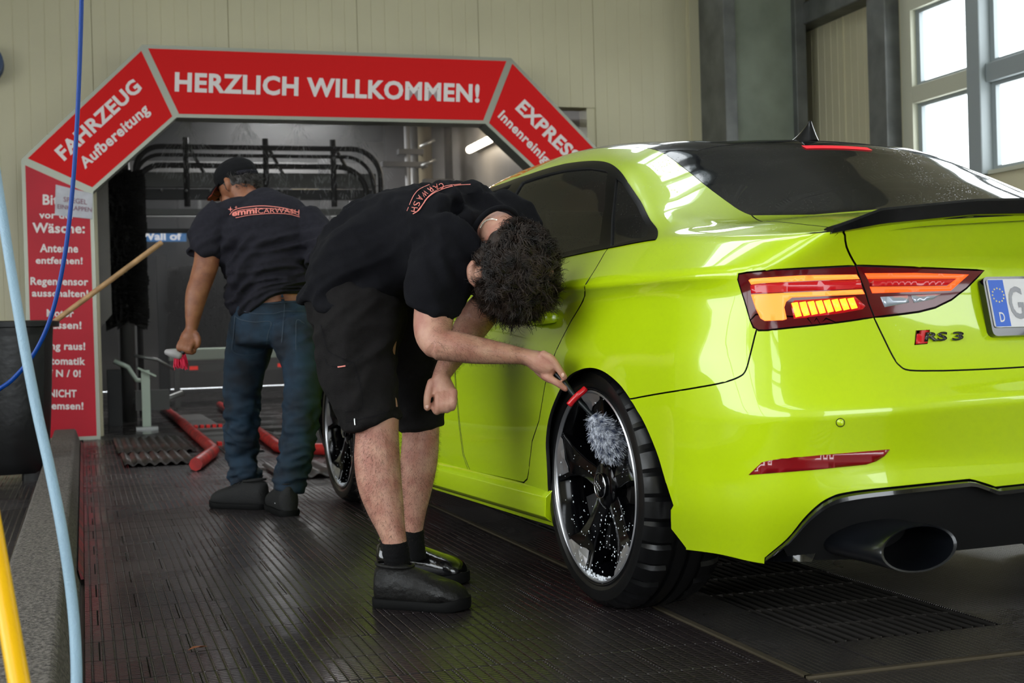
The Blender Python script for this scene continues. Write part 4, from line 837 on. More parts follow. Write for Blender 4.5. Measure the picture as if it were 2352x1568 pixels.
FOAM = mat('white_foam', rgb(222, 226, 232), rough=.5); CHRO = mat('chrome', rgb(215, 215, 218), rough=.1, metal=1.)
LRED = mat('lamp_dark_red', rgb(60, 3, 8), rough=.10, coat=.35, spec=.35, emis=(1, .01, .03, 1), estr=.035); LGLOW = mat('lamp_glow_red', rgb(235, 40, 14), rough=.3, emis=(1, .085, .012, 1), estr=1.35)
LORG = mat('lamp_glow_orange', rgb(255, 120, 40), rough=.3, emis=(1, .17, .03, 1), estr=1.5); LYEL = mat('lamp_glow_amber', rgb(255, 190, 30), rough=.3, emis=(1, .46, .02, 1), estr=1.5)
LREDM = mat('lamp_red', rgb(140, 8, 16), rough=.15, coat=.4, emis=(1, .01, .02, 1), estr=.22); LCLR = mat('lamp_clear', rgb(176, 184, 200), rough=.15, coat=1., metal=.3)
REFL = mat('reflector_red', rgb(120, 4, 14), rough=.12, coat=1., emis=(1, .02, .02, 1), estr=.03)

CAR = empty('car', CAO, math.pi/2+CY4)
tag(CAR, 'bright lime green saloon car with black roof being washed', 'car')
b_ = panel('body_shell', ['body'], PAINT, CAR, both=True)
panel('rear_bumper', ['bumper'], PAINT, CAR, both=True, gap=.0018)
panel('front_bumper', ['front_bumper'], PAINT, CAR, both=True)
BOOT = panel('boot_lid', ['boot'], PAINT, CAR, both=True, gap=.0025)
panel('roof', ['roof'], ROOFB, CAR, both=True, gap=.0008)
panel('bonnet', ['hood'], PAINT, CAR, both=True)
panel('rear_window', ['rglass'], RGLASS, CAR, both=True, gap=.001, inset=.001)
panel('windscreen', ['windshield'], GLASS, CAR, both=True, gap=.001, inset=.001)
DOORS = []
for mir in (False, True):
    dr = panel('rear_door', ['door_rear'], PAINT, CAR, mirror=mir, gap=.0025); df = panel('front_door', ['door_front'], PAINT, CAR, mirror=mir, gap=.0025)
    DOORS.append((dr, df))
    panel('window_trim', ['trim'], TRIMB, CAR, mirror=mir, gap=-.001, lift=.003)
    for g in ('g_rear', 'g_quart', 'g_front'): panel('side_window', [g], GLASS, CAR, mirror=mir, gap=-.001, inset=.003)
    panel('diffuser', ['hole'] if False else ['lamp_out'], LRED, CAR, mirror=mir, gap=.002, lift=.002).name = 'tail_lamp'
    panel('boot_lamp', ['lamp_in'], LRED, CAR, mirror=mir, gap=.002, lift=.002)
# inner black shell seen through the panel gaps
def inner_shell():
    V, F = [], []
    P = _P-SN(_G[:, 0], _G[:, 1])*.022; C = np.array([_G[list(f)].mean(0) for f in _FF]); low = np.arange(len(_FF)) < len(_f1)
    ok = np.ones(len(_FF), bool); ga = lambda Q: Q.mean(0)+(Q-Q.mean(0))*1.12
    ok[low] &= ~inpoly(C[low], ga(g_arch_r)) & ~inpoly(C[low], ga(g_arch_f))
    ok &= ~(~low & (inpoly(C, dlo) | inpoly(C, rglass) | inpoly(C, wshield)))
    Pc = np.array([_P[list(f)].mean(0) for f in _FF]); ok &= ~((Pc[:, 2] < .32) & (Pc[:, 0] > -.72) & (Pc[:, 0] < .4))
    F = [f for f, k in zip(_FF, ok) if k]
    V = np.vstack([P, P*np.array([1, -1, 1])]); n = len(P)
    return mk('inner_shell', V, F+[tuple(i+n for i in f[::-1]) for f in F], UNDER, CAR, smooth=True)
inner_shell()
# diffuser: recessed black valance with a raised rim
def diffuser():
    us = np.linspace(0, _diff[0][0]-.004, 60); V = []; rows = []
    top = np.array(_diff)
    def vt(u):
        k = np.argsort(top[:, 0]); return np.interp(u, top[k, 0], top[k, 1])
    prof = [(1.0, .0, .004), (.96, .0, -.012), (.90, .0, -.014), (.86, .0, .03), (.5, .0, .05), (.2, 0, .04), (0.02, 0, .012)]
    for u in us:
        for (f, _, inn) in prof:
            v = vt(u)*f; p = S(u, v)[0]-SN(u, v)[0]*inn
            if f == 0.0: p[2] = .235; p[0] += .08
            elif f < .15: p[2] = max(p[2], .238 if u < .75 else .21)
            V.append(p)
    n = len(prof); F = []
    for i in range(len(us)-1):
        for j in range(n-1): F.append((i*n+j, i*n+j+1, (i+1)*n+j+1, (i+1)*n+j))
    V = np.array(V); k = len(V); V2 = np.vstack([V, V*np.array([1, -1, 1])]); F += [tuple(i+k for i in f[::-1]) for f in F]
    return mk('diffuser', V2, F, GBLK, CAR, auto=40)
diffuser()
def decal(name, V2, F, quad, m, parent, lift=.002, thick=.0, right=False):
    """outline in the unit square -> pixel quad (tl, tr, br, bl) -> lifted off the body surface"""
    q = [np.asarray(a, float) for a in quad]; out = []
    for x, y in np.asarray(V2)[:, :2]:
        out.append(P_(*((q[0]*(1-x)+q[1]*x)*y+(q[3]*(1-x)+q[2]*x)*(1-y))))
    out = np.array(out); out = S(out[:, 0], out[:, 1])+SN(out[:, 0], out[:, 1])*lift
    if right: out = out*np.array([1, -1, 1]); F = [tuple(f[::-1]) for f in F]
    o = mk(name, out, F, m, parent, auto=30)
    if thick:
        md = o.modifiers.new('solid', 'SOLIDIFY'); md.thickness = thick; md.offset = -1
    return o
def pxpatch(name, pts, m, parent, lift=.003, thick=.002, dens=14., both=True):
    """region drawn by a pixel outline, triangulated and laid onto the surface (both sides of the car)"""
    pts = np.asarray(pts, float); k = len(pts); Q = []
    for i in range(k):
        a, b = pts[i], pts[(i+1) % k]; n = max(1, int(np.linalg.norm(b-a)/dens)); Q += [a+(b-a)*j/n for j in range(n)]
    Q = np.array(Q); lo, hi = Q.min(0), Q.max(0)
    g = np.array([(x, y) for x in np.arange(lo[0], hi[0], dens) for y in np.arange(lo[1], hi[1], dens)])
    if len(g): g = g[inpoly(g, Q)]
    allp = np.vstack([Q, g]) if len(g) else Q
    r = geometry.delaunay_2d_cdt([Vector(p) for p in allp], [(i, (i+1) % len(Q)) for i in range(len(Q))], [], 1, 1e-4, False)
    vv = np.array([v[:] for v in r[0]]); T = [tuple(f) for f in r[2] if inpoly(vv[list(f)].mean(0)[None], Q)[0]]
    uv = np.array([P_(*p) for p in vv]); nn = SN(uv[:, 0], uv[:, 1]); out = S(uv[:, 0], uv[:, 1])+nn*lift; T = [f if np.dot(np.cross(out[f[1]]-out[f[0]], out[f[2]]-out[f[0]]), nn[f[0]]) > 0 else f[::-1] for f in T]
    obs = []
    for mir in ((False, True) if both else (False,)):
        par = parent[1] if (mir and isinstance(parent, tuple)) else (parent[0] if isinstance(parent, tuple) else parent)
        s_ = np.array([1, -1 if mir else 1, 1]); o = mk(name, out*s_, [f[::-1] for f in T] if mir else T, m, par, normals=nn*s_)
        if thick: md = o.modifiers.new('solid', 'SOLIDIFY'); md.thickness = thick; md.offset = -1
        obs.append(o)
    return obs
tl = [o for o in CAR.children if o.name.startswith('tail_lamp')]; bl_ = [o for o in CAR.children if o.name.startswith('boot_lamp')]
Z3 = lambda L: [(1660+a/3.4, 580+b/3.4) for a, b in L]
pxpatch('light_guide', Z3([(205,215),(225,203),(620,178),(1040,172),(1065,206),(700,218),(300,240),(225,250)]), LORG, tuple(tl))
pxpatch('light_guide', Z3([(225,330),(1085,288),(1105,325),(700,345),(540,352),(495,385),(480,430),(500,520),(470,530),(330,535),(298,515),(262,440)]), LORG, tuple(tl))
pxpatch('red_band', Z3([(218,256),(300,246),(700,224),(1070,212),(1083,280),(225,322)]), LREDM, tuple(tl))
pxpatch('indicator', Z3([(530,400),(560,375),(900,355),(1030,345),(1110,420),(1090,445),(900,478),(555,520)]), LREDM, tuple(tl), lift=.0032)
for i in range(8):
    x0 = 535+i*62; pxpatch('indicator_bar', Z3([(x0,398-i*5),(x0+46,390-i*5),(x0+78,498-i*9),(x0+34,508-i*9)]), LYEL, tuple(tl), lift=.005)
pxpatch('light_guide', Z3([(1105,162),(1500,160),(1915,172),(1775,298),(1165,318),(1145,268),(1400,266),(1745,262),(1822,203),(1400,203),(1128,205)]), LGLOW, tuple(bl_), dens=9.)
pxpatch('red_band', Z3([(1130,208),(1810,208),(1742,256),(1147,262)]), LREDM, tuple(bl_))
pxpatch('reversing_lamp', Z3([(1228,348),(1440,338),(1450,392),(1262,428)]), LCLR, tuple(bl_))
pxpatch('reversing_lamp', Z3([(1468,338),(1700,326),(1640,365),(1490,395)]), LCLR, tuple(bl_))
Z4 = lambda L: [(1500+a/2.76, 880+b/2.76) for a, b in L]
rf = pxpatch('reflector', Z4([(608,579),(690,500),(740,487),(1050,455),(1500,417),(1462,462),(1415,492),(1350,514),(1000,549)]), REFL, CAR, lift=.002)
for o in rf: tag(o, 'slim red bumper reflector')
def ringpath(cxp, cyp, r): return [(cxp+r*math.cos(t), cyp+r*math.sin(t)) for t in np.linspace(0, 2*math.pi, 20, endpoint=False)]
pxpatch('sensor_ring', ringpath(1930, 970, 10.5), UNDER, CAR, lift=.0008, thick=0); pxpatch('parking_sensor', ringpath(1930, 970, 8.6), PAINT, CAR, lift=.0016, thick=.001)
# third brake light behind the top of the rear window
BRK = mat('brake_strip_red', rgb(205, 30, 40), rough=.3, emis=(1, .03, .05, 1), estr=.55)
_bs = [T_(x, abs(y)+1e-4) for y in np.linspace(.115, -.115, 15) for x in (.118, .092)]; _bs = np.array(_bs); _bn = SN(_bs[:, 0], _bs[:, 1]); _bp = S(_bs[:, 0], _bs[:, 1]); _sg = np.repeat(np.sign(np.linspace(.115, -.1151, 15)), 2)
_bp = (_bp+_bn*.0015)*np.stack([np.ones(30), _sg, np.ones(30)], 1); mk('brake_light_strip', _bp, [(2*i, 2*i+1, 2*i+3, 2*i+2) for i in range(14)], BRK, CAR)
# badge and lettering
RB = pxpatch('badge_panel', Z3([(1514,612),(1610,607),(1592,708),(1503,716)]), mat('badge_red', rgb(200, 22, 26), rough=.3), BOOT, both=False)[0]
pxpatch('badge_rim', Z3([(1508,608),(1616,603),(1596,713),(1496,721)]), GBLK, BOOT, lift=.0015, both=False)
def fitunit(s, bold=.0, sp=1.):
    V, F = textmesh(s, 1., bold, 0., 'LEFT', sp); lo, hi = V.min(0), V.max(0); V = (V-lo)/np.maximum(hi-lo, 1e-9); return V, F
V, F = fitunit('RS', .03); decal('badge_letters', V, F, Z3([(1578,625),(1748,622),(1742,692),(1566,700)]), GBLK, BOOT, .005, .002)
V, F = fitunit('3', .03); decal('badge_letters', V, F, Z3([(1790,622),(1876,620),(1868,688),(1783,692)]), GBLK, BOOT, .005, .002)
# boot spoiler
def spoiler():
    ys = np.linspace(-.685, .685, 57); V = []
    for y in ys:
        uv = R_(abs(y), .90); u = uv[0]; p = S(min(u, .84), V7)[0]; z = np.interp(abs(y), [0, .35, .58, .70], [.967, .958, .938, .918]); x = np.interp(abs(y), [0, .35, .58, .66, .70], [-.866, -.863, -.852, -.832, -.81])
        h = .024*min(1, (.71-abs(y))/.12)
        tp = min(1, (.70-abs(y))/.16); V += [(x+.012+.063*tp, y, z+.004+.004*tp), (x+.004+.016*tp, y, z+h*.75+.004), (x-.014, y, z+h+.003), (x-.018, y, z+h-.002), (x-.010, y, z-.006), (x+.01, y, z-.012)]
    n = 6; F = []
    for i in range(len(ys)-1):
        for j in range(n): F.append((i*n+j, i*n+(j+1) % n, (i+1)*n+(j+1) % n, (i+1)*n+j))
    F += [tuple(range(n)), tuple(range((len(ys)-1)*n, len(ys)*n))[::-1]]
    return fixnormals(mk('boot_spoiler', V, F, GBLK, CAR, auto=40))
spoiler()
# number plate
PL0 = np.array([-.825, .018, .757]); PLx = np.array([0, -1., 0]); PLy = np.array([.225, 0, .974]); PLn = np.cross(PLx, PLy)
def onplate(name, V, F, m, h, par):
    return mk(name, place2d(np.asarray(V)[:, :2], PL0+PLn*h, PLx, PLy), F, m, par)
mb = MB(); mb.rbox((0, 0, 0), (.535, .135, .018), .012); pf = mk('plate_frame', place2d(np.array(mb.V)-np.array([0, .006, 0]), PL0, PLx, PLy, PLn), mb.F, GBLK, BOOT, auto=30)
mb = MB(); mb.rbox((0, 0, 0), (.520, .110, .004), .006); mk('number_plate', place2d(np.array(mb.V), PL0+PLn*.010, PLx, PLy, PLn), mb.F, mat('plate_white', rgb(222, 220, 222), rough=.35), BOOT, auto=30)
V = np.array([(-.258, -.053), (-.216, -.053), (-.216, .053), (-.258, .053)]); onplate('plate_blue_band', V, [(0, 1, 2, 3)], mat('plate_blue', rgb(20, 92, 205), rough=.35), .0125, BOOT)
WHT = mat('print_white', rgb(232, 232, 232), rough=.5); V, F = fit_text('D', .014, .022, .01); onplate('plate_letter', V+np.array([-.237, -.032, 0]), F, WHT, .0132, BOOT)
V, F = [], []
for k in range(12):
    t = k*math.pi/6; b = len(V)
    for j in range(10): r_ = .0030 if j % 2 == 0 else .0013; a = j*math.pi/5+math.pi/2; V.append((-.237+.0155*math.cos(t)+r_*math.cos(a), .018+.0155*math.sin(t)+r_*math.sin(a)))
    F.append(tuple(range(b, b+10)))
onplate('plate_stars', V, F, mat('star_yellow', rgb(235, 225, 150), rough=.5), .0132, BOOT)
V, F = fit_text('GO', .092, .075, .012, 1.0); onplate('plate_letters', V+np.array([-.164, 0, 0]), F, GBLK, .0132, BOOT)
# door handles
def handle(mir):
    par = DOORS[1 if mir else 0][0]; uv = P_(1246, 735); c = S(*uv)[0]; n = SN(*uv)[0]; ex = np.array([1., 0, 0]); ex -= n*ex.dot(n); ex /= np.linalg.norm(ex); ey = np.cross(ex, n); ey *= np.sign(ey[2])
    s_ = np.array([1, -1 if mir else 1, 1]); V = []; F = []
    prof = [(-.105, .012, .012), (-.098, .018, .030), (-.05, .0215, .040), (0, .022, .043), (.05, .0215, .040), (.098, .018, .030), (.105, .012, .012)]
    for (a, hh, d) in prof:
        for k in range(10):
            t = 2*math.pi*k/10; V.append((c+ex*a+ey*(hh*math.sin(t)*(1 if math.sin(t) > 0 else 1.1)+.004)+n*(d-.012+.012*math.cos(t)))*s_)
    for i in range(len(prof)-1):
        for j in range(10): F.append((i*10+j, i*10+(j+1) % 10, (i+1)*10+(j+1) % 10, (i+1)*10+j))
    F += [tuple(range(10)), tuple(range(60, 70))[::-1]]; o = fixnormals(mk('door_handle', V, F, PAINT, par, smooth=True)); subsurf(o, 1)
    V = []; F = []
    for r_ in range(5):
        f = r_/4
        for k in range(16):
            t = 2*math.pi*k/16; V.append((c+ex*(.062*math.cos(t)*(1-f*.9))+ey*(-.012+.034*math.sin(t)*(1-f*.9))+n*(.0015-.0006*f))*s_)
    for i in range(4):
        for j in range(16): F.append((i*16+j, i*16+(j+1) % 16, (i+1)*16+(j+1) % 16, (i+1)*16+j))
    fixnormals(mk('handle_bowl', V, F, PAINT, par, smooth=True))
handle(False); handle(True)
# side skirts
for s_ in (1, -1):
    prof = [(.82, .285), (.868, .283), (.888, .262), (.884, .205), (.862, .188), (.80, .165)]
    xs = [.262, .30, .6, 1.2, 1.9, 2.22, 2.26]; ins = [.0, .0, .0, .0, .0, .0, .02]; V = []; F = []
    for x, i_ in zip(xs, ins):
        for (y, z) in prof: V.append((x+(.0 if x > .29 else (.285-z)*.30), (y-i_)*s_, z))
    n = len(prof)
    for i in range(len(xs)-1):
        for j in range(n-1): F.append((i*n+j, i*n+j+1, (i+1)*n+j+1, (i+1)*n+j))
    F += [tuple(range(n)), tuple(range((len(xs)-1)*n, len(xs)*n))]
    o = fixnormals(mk('side_skirt', V, F, PAINT, CAR)); bevel(o, .004, 2, 20); o.data.polygons.foreach_set('use_smooth', [True]*len(o.data.polygons)); o.data.set_sharp_from_angle(angle=math.radians(60))
# wheel-arch liners and underbody
for x0 in (0, 2.63):
    for s_ in (1, -1):
        V = []; F = []; n = 20
        for (r_, y) in ((.372, .868), (.372, .60), (.372, .585), (.0, .585)):
            for k in range(n+1):
                t = math.radians(-4+188*k/n); V.append((x0+r_*math.cos(t)-(.06 if x0 == 0 else 0), s_*y, .33+r_*math.sin(t)))
        for i in range(3):
            for j in range(n): F.append((i*(n+1)+j, i*(n+1)+j+1, (i+1)*(n+1)+j+1, (i+1)*(n+1)+j))
        mk('wheel_arch_liner', V, F, UNDER, CAR, smooth=True)
mb = MB(); mb.bbox((-.50, -.58, .2), (3.3, .58, .26)); mb.bbox((.45, -.82, .19), (2.2, .82, .25)); mb.build('underbody', UNDER, CAR)
# exhaust tips
for s_ in (1, -1):
    mb = MB(); n = 32; V = []; F = []; c0 = np.array([-.955, .588*s_, .262])
    for (dx, f) in ((.34, .95), (.03, 1.0), (.0, 1.02), (-.008, 1.0), (-.006, .93), (.05, .88), (.2, .80)):
        for k in range(n):
            t = 2*math.pi*k/n; V.append(c0+np.array([dx+.012*math.sin(t), .094*f*math.cos(t), .045*f*math.sin(t)+.006*math.cos(t)*s_*-1]))
    for i in range(6):
        for j in range(n): F.append((i*n+j, i*n+(j+1) % n, (i+1)*n+(j+1) % n, (i+1)*n+j))
    F.append(tuple(range(6*n, 7*n))); o = fixnormals(mk('exhaust_tip', V, F, mat('exhaust_black', rgb(13, 15, 19), rough=.28, coat=.3) if s_ == 1 else MATS['exhaust_black'], CAR, auto=40))
# roof fin antenna
def fin():
    xb = [.195, .22, .25, .29, .33, .365, .39]; V = []; F = []; lev = [0, .25, .55, .8, 1.0]
    for l in lev:
        z = .066*l
        x0 = .205+ .030*l**.8; x1 = .385-.150*l**.55; w = .030*(1-l)**1.2+.0035
        for k in range(16):
            t = 2*math.pi*k/16; cxm = (x0+x1)/2; V.append((cxm+(x1-x0)/2*math.cos(t), w*math.sin(t), 1.272+.055*(cxm-.2)+z))
    for i in range(4):
        for j in range(16): F.append((i*16+j, i*16+(j+1) % 16, (i+1)*16+(j+1) % 16, (i+1)*16+j))
    F.append(tuple(range(64, 80))); o = fixnormals(mk('roof_antenna', V, F, GBLK, CAR, smooth=True)); subsurf(o, 1)
fin()
# door mirrors
for s_ in (1, -1):
    mb = MB(); mb.lathe([(.0, -.06), (.05, -.052), (.075, -.02), (.078, .02), (.07, .045), (0, .05)], (0, 0, 0), (1, 0, 0), 20)
    V = np.array(mb.V)*np.array([1, 1.45, .95])+np.array([1.74, .955*s_, .985]); o = mk('door_mirror', V, mb.F, GBLK, CAR, smooth=True)
# dark cabin: seats and shelf glimpsed through the glass
mb = MB(); mb.bbox((-.38, -.6, .80), (-.02, .6, .93)); mb.build('parcel_shelf', UNDER, CAR)
SEAT = mat('seat_black', rgb(20, 20, 20), rough=.7)
for (x, y) in ((.30, .36), (.30, -.36), (1.12, .37), (1.12, -.37)):
    mb = MB(); mb.rbox((x, y, .78), (.16, .50, .55), .05, axis=2); mb.rbox((x+.05, y, 1.09), (.08, .24, .12), .03, axis=2); o = mb.build('seat_back', SEAT, CAR); bevel(o, .02, 3)
# ---- wheels
def wheel(x, s_, front):
    Wh = bpy.data.objects.new('wheel', None); link(Wh, CAR); Wh.location = (x, .868*s_, .318); Wh.rotation_euler = (0, 0, 0 if s_ == 1 else math.pi); Wh.empty_display_size = .1
    A = (0, 1., 0); n = 192
    prof = [(.238, -.222), (.262, -.238), (.290, -.238), (.308, -.226), (.3185, -.206), (.3215, -.19), (.3225, -.168), (.3155, -.166), (.3155, -.156), (.323, -.154), (.3235, -.126), (.3155, -.124), (.3155, -.114), (.3235, -.112), (.323, -.084), (.3155, -.082), (.3155, -.072), (.3225, -.070), (.3215, -.046), (.3185, -.030), (.308, -.010), (.297, .001), (.285, .004), (.270, .003), (.2605, -.001), (.257, .002), (.2535, -.001), (.250, -.010), (.2475, -.02)]
    V = []; k = len(prof)
    for i, (r_, h) in enumerate(prof):
        for j in range(n):
            t = 2*math.pi*j/n; cut = j % 6 == 0 and ((i in (3, 4, 5, 6)) or (17 <= i <= 20))
            rr = r_-(.007 if cut else 0); V.append((rr*math.cos(t), h, rr*math.sin(t)))
    F = [(i*n+j, (i+1)*n+j, (i+1)*n+(j+1) % n, i*n+(j+1) % n) for i in range(k-1) for j in range(n)]
    fixnormals(mk('tyre', V, F, RUB, Wh, auto=18))
    mb = MB(); mb.lathe([(.2475, -.004), (.243, -.010), (.237, -.022), (.228, -.045), (.222, -.20), (.235, -.222)], (0, 0, 0), A, 96, caps=False); fixnormals(mb.build('rim_barrel', RIMB, Wh, auto=40))
    mb = MB(); mb.lathe([(.2505, -.004), (.2515, -.001), (.2475, .001), (.2425, -.005), (.2435, -.012)], (0, 0, 0), A, 96, caps=False); fixnormals(mb.build('rim_lip', SILV, Wh, auto=60))
    mb = MB(); mb.lathe([(.0, -.028), (.05, -.030), (.062, -.036), (.066, -.07), (.066, -.12), (0, -.12)], (0, 0, 0), A, 40); fixnormals(mb.build('hub', RIMB, Wh, auto=40))
    # arms: blade-like, wider at the rim; angle measured from forward towards up
    hh = lambda r_: -.034+.028*((r_-.05)/.195)**2
    for q in range(5):
        th = math.radians(88+72*q); rs = [.045, .08, .12, .16, .20, .232, .246]; lo = [-40, -24, -14, -12, -14, -18, -19]; hi = [36, 20, 13, 11.5, 12, 15, 16]; V = []; F = []
        for r_, a, b in zip(rs, lo, hi):
            for f, dz in ((0, -.060), (0, -.010), (.5, .0), (1, -.006), (1, -.055)):
                t = th+math.radians(a+(b-a)*f); V.append((r_*math.cos(t), hh(r_)+dz*(1 if r_ < .23 else .6), r_*math.sin(t)))
        for i in range(len(rs)-1):
            for j in range(4): F.append((i*5+j, i*5+j+1, (i+1)*5+j+1, (i+1)*5+j))
        F += [(0, 1, 2, 3, 4), tuple(range((len(rs)-1)*5, len(rs)*5))]
        sp = fixnormals(mk('spoke', V, F, RIMB, Wh)); bevel(sp, .003, 2, 25); sp.data.polygons.foreach_set('use_smooth', [True]*len(sp.data.polygons)); sp.data.set_sharp_from_angle(angle=math.radians(50))
        V = []; F = []
        R2 = [(.244, -15, 13), (.232, -14.5, 12), (.22, -13, 6), (.208, -11.5, -1), (.199, -10.5, -7)]
        for r_, a, b in R2:
            for f in (0, .33, .66, 1):
                ta = a+(b-a)*f; t = th+math.radians(ta); full = (np.interp(r_, rs, lo), np.interp(r_, rs, hi)); ff = (ta-full[0])/(full[1]-full[0]); dz = np.interp(ff, [0, .5, 1], [-.010, 0, -.006])*(1 if r_ < .23 else .6)
                V.append((r_*math.cos(t), hh(r_)+dz+.0022, r_*math.sin(t)))
        for i in range(len(R2)-1):
            for j in range(3): F.append((i*4+j, i*4+j+1, (i+1)*4+j+1, (i+1)*4+j))
        fc = fixnormals(mk('silver_facet', V, F, SILV, sp)); md = fc.modifiers.new('s', 'SOLIDIFY'); md.thickness = .002
    for q in range(5):
        t = math.radians(52+72*q); mb = MB(); c = np.array([.052*math.cos(t), -.044, .052*math.sin(t)]); mb.lathe([(.0095, -.01), (.0095, .008), (.006, .011), (0, .011)], c, A, 10); fixnormals(mb.build('wheel_bolt', SBLK, Wh, auto=40))
    mb = MB(); mb.lathe([(.0315, -.03), (.0315, -.022), (.028, -.019), (0, -.017)], (0, 0, 0), A, 40); cap = fixnormals(mb.build('centre_cap', RIMB, Wh, auto=40))
    mb = MB(); mb.lathe([(.0315, -.021), (.0335, -.019), (.0335, -.024), (.0315, -.025)], (0, 0, 0), A, 40, close=True); fixnormals(mb.build('cap_ring', CHRO, cap, smooth=True))
    mb = MB()
    for q in range(4):
        t = np.linspace(0, 2*math.pi, 20, endpoint=False); cx_ = (q-1.5)*.0088; an = math.radians(32); u_ = cx_*math.cos(an)
        mb.tube([((cx_+.006*math.cos(a))*math.cos(an)-.006*math.sin(a)*math.sin(an), -.0155, (cx_+.006*math.cos(a))*math.sin(an)+.006*math.sin(a)*math.cos(an)) for a in t], .0009, 6, closed=True)
    mb.build('cap_emblem', CHRO, cap, smooth=True)
    mb = MB(); mb.lathe([(.165, -.105), (.168, -.10), (.168, -.088), (.165, -.085), (.09, -.085), (.085, -.07), (.06, -.068)], (0, 0, 0), A, 48, caps=False); fixnormals(mb.build('brake_disc', DISC, Wh, auto=40))
    V = []; F = []; a0 = math.radians(-78 if not front else 150); nn_ = 10
    for (r_, h) in ((.11, -.12), (.11, -.062), (.182, -.062), (.186, -.075), (.186, -.12)):
        for k in range(nn_): t = a0+math.radians(62)*k/(nn_-1); V.append((r_*math.cos(t), h, r_*math.sin(t)))
    for i in range(5):
        for j in range(nn_-1): F.append((i*nn_+j, i*nn_+j+1, ((i+1) % 5)*nn_+j+1, ((i+1) % 5)*nn_+j))
    F += [tuple(i*nn_ for i in range(5)), tuple(i*nn_+nn_-1 for i in range(5))]; fixnormals(mk('brake_caliper', V, F, CALR if front else SBLK, Wh, auto=40))
    # soap splashes on the rim
    if s_ == 1:
        mb = MB(); rg = np.random.default_rng(3 if front else 5)
        for q in range(170 if not front else 40):
            r_ = .07+.172*rg.random()**.7; t = rg.random()*2*math.pi; t = t if rg.random() < .35 else math.radians(200+130*rg.random()); sz = .0012+.0022*rg.random()**2; z = hh(r_)+.003
            c = np.array([r_*math.cos(t), z, r_*math.sin(t)])
            mb.lathe([(sz*.2, 0), (sz, .0002), (sz*.8, .0012), (0, .0018)], c, A, 6)
        for q in range(70):
            t = math.radians(255+40*rg.random()); r_ = .2365+.012*rg.random(); sz = .003+.0045*rg.random(); mb.lathe([(sz*.2, 0), (sz, .0003), (sz*.8, .002), (0, .003)], np.array([r_*math.cos(t), -.016+.012*rg.random(), r_*math.sin(t)]), A, 6)
        o = mb.build('soap_foam', FOAM, Wh, smooth=True); o['kind'] = 'stuff'
for x in (0., 2.631):
    for s_ in (1, -1): wheel(x, s_, x > 1)
# ================================================================== people
def smoothstep(a, b, x): t = np.clip((x-a)/(b-a), 0, 1); return t*t*(3-2*t)
class Flesh:
    """closed lofts and balls that are welded to one surface later"""
    def __init__(s): s.V = []; s.F = []
    def add(s, V, F): b = len(s.V); s.V.extend([tuple(map(float, v)) for v in V]); s.F.extend([tuple(int(i)+b for i in f) for f in F])
    def loft3(s, P, r1, r2, n=20, up_=None, sub=5, cap=.6):
        """P: 3-D path; r1 half width in the picture plane, r2 half width in depth"""
        Q = catmull(np.hstack([np.asarray(P, float), np.asarray(r1, float)[:, None], np.asarray(r2, float)[:, None]]), sub); P, r1, r2 = Q[:, :3], Q[:, 3], Q[:, 4]
        k = len(P); T = np.gradient(P, axis=0); T /= np.linalg.norm(T, axis=1, keepdims=True); ref = CF if up_ is None else np.asarray(up_, float); V = []
        rows = [(P[0]-T[0]*min(r1[0], r2[0])*cap, 0., T[0], .01)]+[(P[0]-T[0]*min(r1[0], r2[0])*cap*.7, 0., T[0], .62)]+[(P[i], i, T[i], 1.) for i in range(k)]+[(P[-1]+T[-1]*min(r1[-1], r2[-1])*cap*.7, k-1, T[-1], .62), (P[-1]+T[-1]*min(r1[-1], r2[-1])*cap, k-1, T[-1], .01)]
        for (p, i, t, f) in rows:
            i = int(i); e2 = ref-t*ref.dot(t); e2 /= max(np.linalg.norm(e2), 1e-6); e1 = np.cross(t, e2)
            for j in range(n):
                a = 2*math.pi*j/n; V.append(p+e1*r1[i]*f*math.cos(a)+e2*r2[i]*f*math.sin(a))
        m = len(rows); F = [(i*n+j, i*n+(j+1) % n, (i+1)*n+(j+1) % n, (i+1)*n+j) for i in range(m-1) for j in range(n)]+[tuple(range(n))[::-1], tuple(range((m-1)*n, m*n))]
        s.add(V, F)
    def loft(s, pts, n=20, sub=5, cap=.6):
        """pts: (pixel x, pixel y, distance, half width, half depth)"""
        s.loft3([ud(p[0], p[1], p[2]) for p in pts], [p[3] for p in pts], [p[4] if len(p) > 4 else p[3] for p in pts], n, None, sub, cap)
    def ball(s, c, a, b=None, d=None, n=20):
        c = np.asarray(c, float); 
        if b is None: a, b, d = CR*a, CU*a, CF*a
        a, b, d = map(lambda q: np.asarray(q, float), (a, b, d)); V = []; m = n//2
        for i in range(m+1):
            ph = math.pi*i/m
            for j in range(n): t = 2*math.pi*j/n; V.append(c+d*math.cos(ph)+(a*math.cos(t)+b*math.sin(t))*max(math.sin(ph), .004))
        F = [(i*n+j, i*n+(j+1) % n, (i+1)*n+(j+1) % n, (i+1)*n+j) for i in range(m) for j in range(n)]+[tuple(range(n))[::-1], tuple(range(m*n, (m+1)*n))]; s.add(V, F)
    def finger(s, pts, r0, r1): s.loft([(p[0], p[1], p[2], r0+(r1-r0)*i/(len(pts)-1)) for i, p in enumerate(pts)], 12, 4, .8)
def cast(bv, x, y):
    loc, nor, idx, d = bv.ray_cast(Vector(CC), Vector(ray(x, y))); return (np.array(loc), np.array(nor)) if idx is not None else (None, None)
def bvh_of(o):
    me = o.data; return BVHTree.FromPolygons([v.co[:] for v in me.vertices], [tuple(p.vertices) for p in me.polygons])
def vnoise(P, f, seed=0.): return np.array([noise.noise(Vector((p[0]*f[0]+seed, p[1]*f[1]+seed*1.7, p[2]*f[2]-seed))) for p in P])
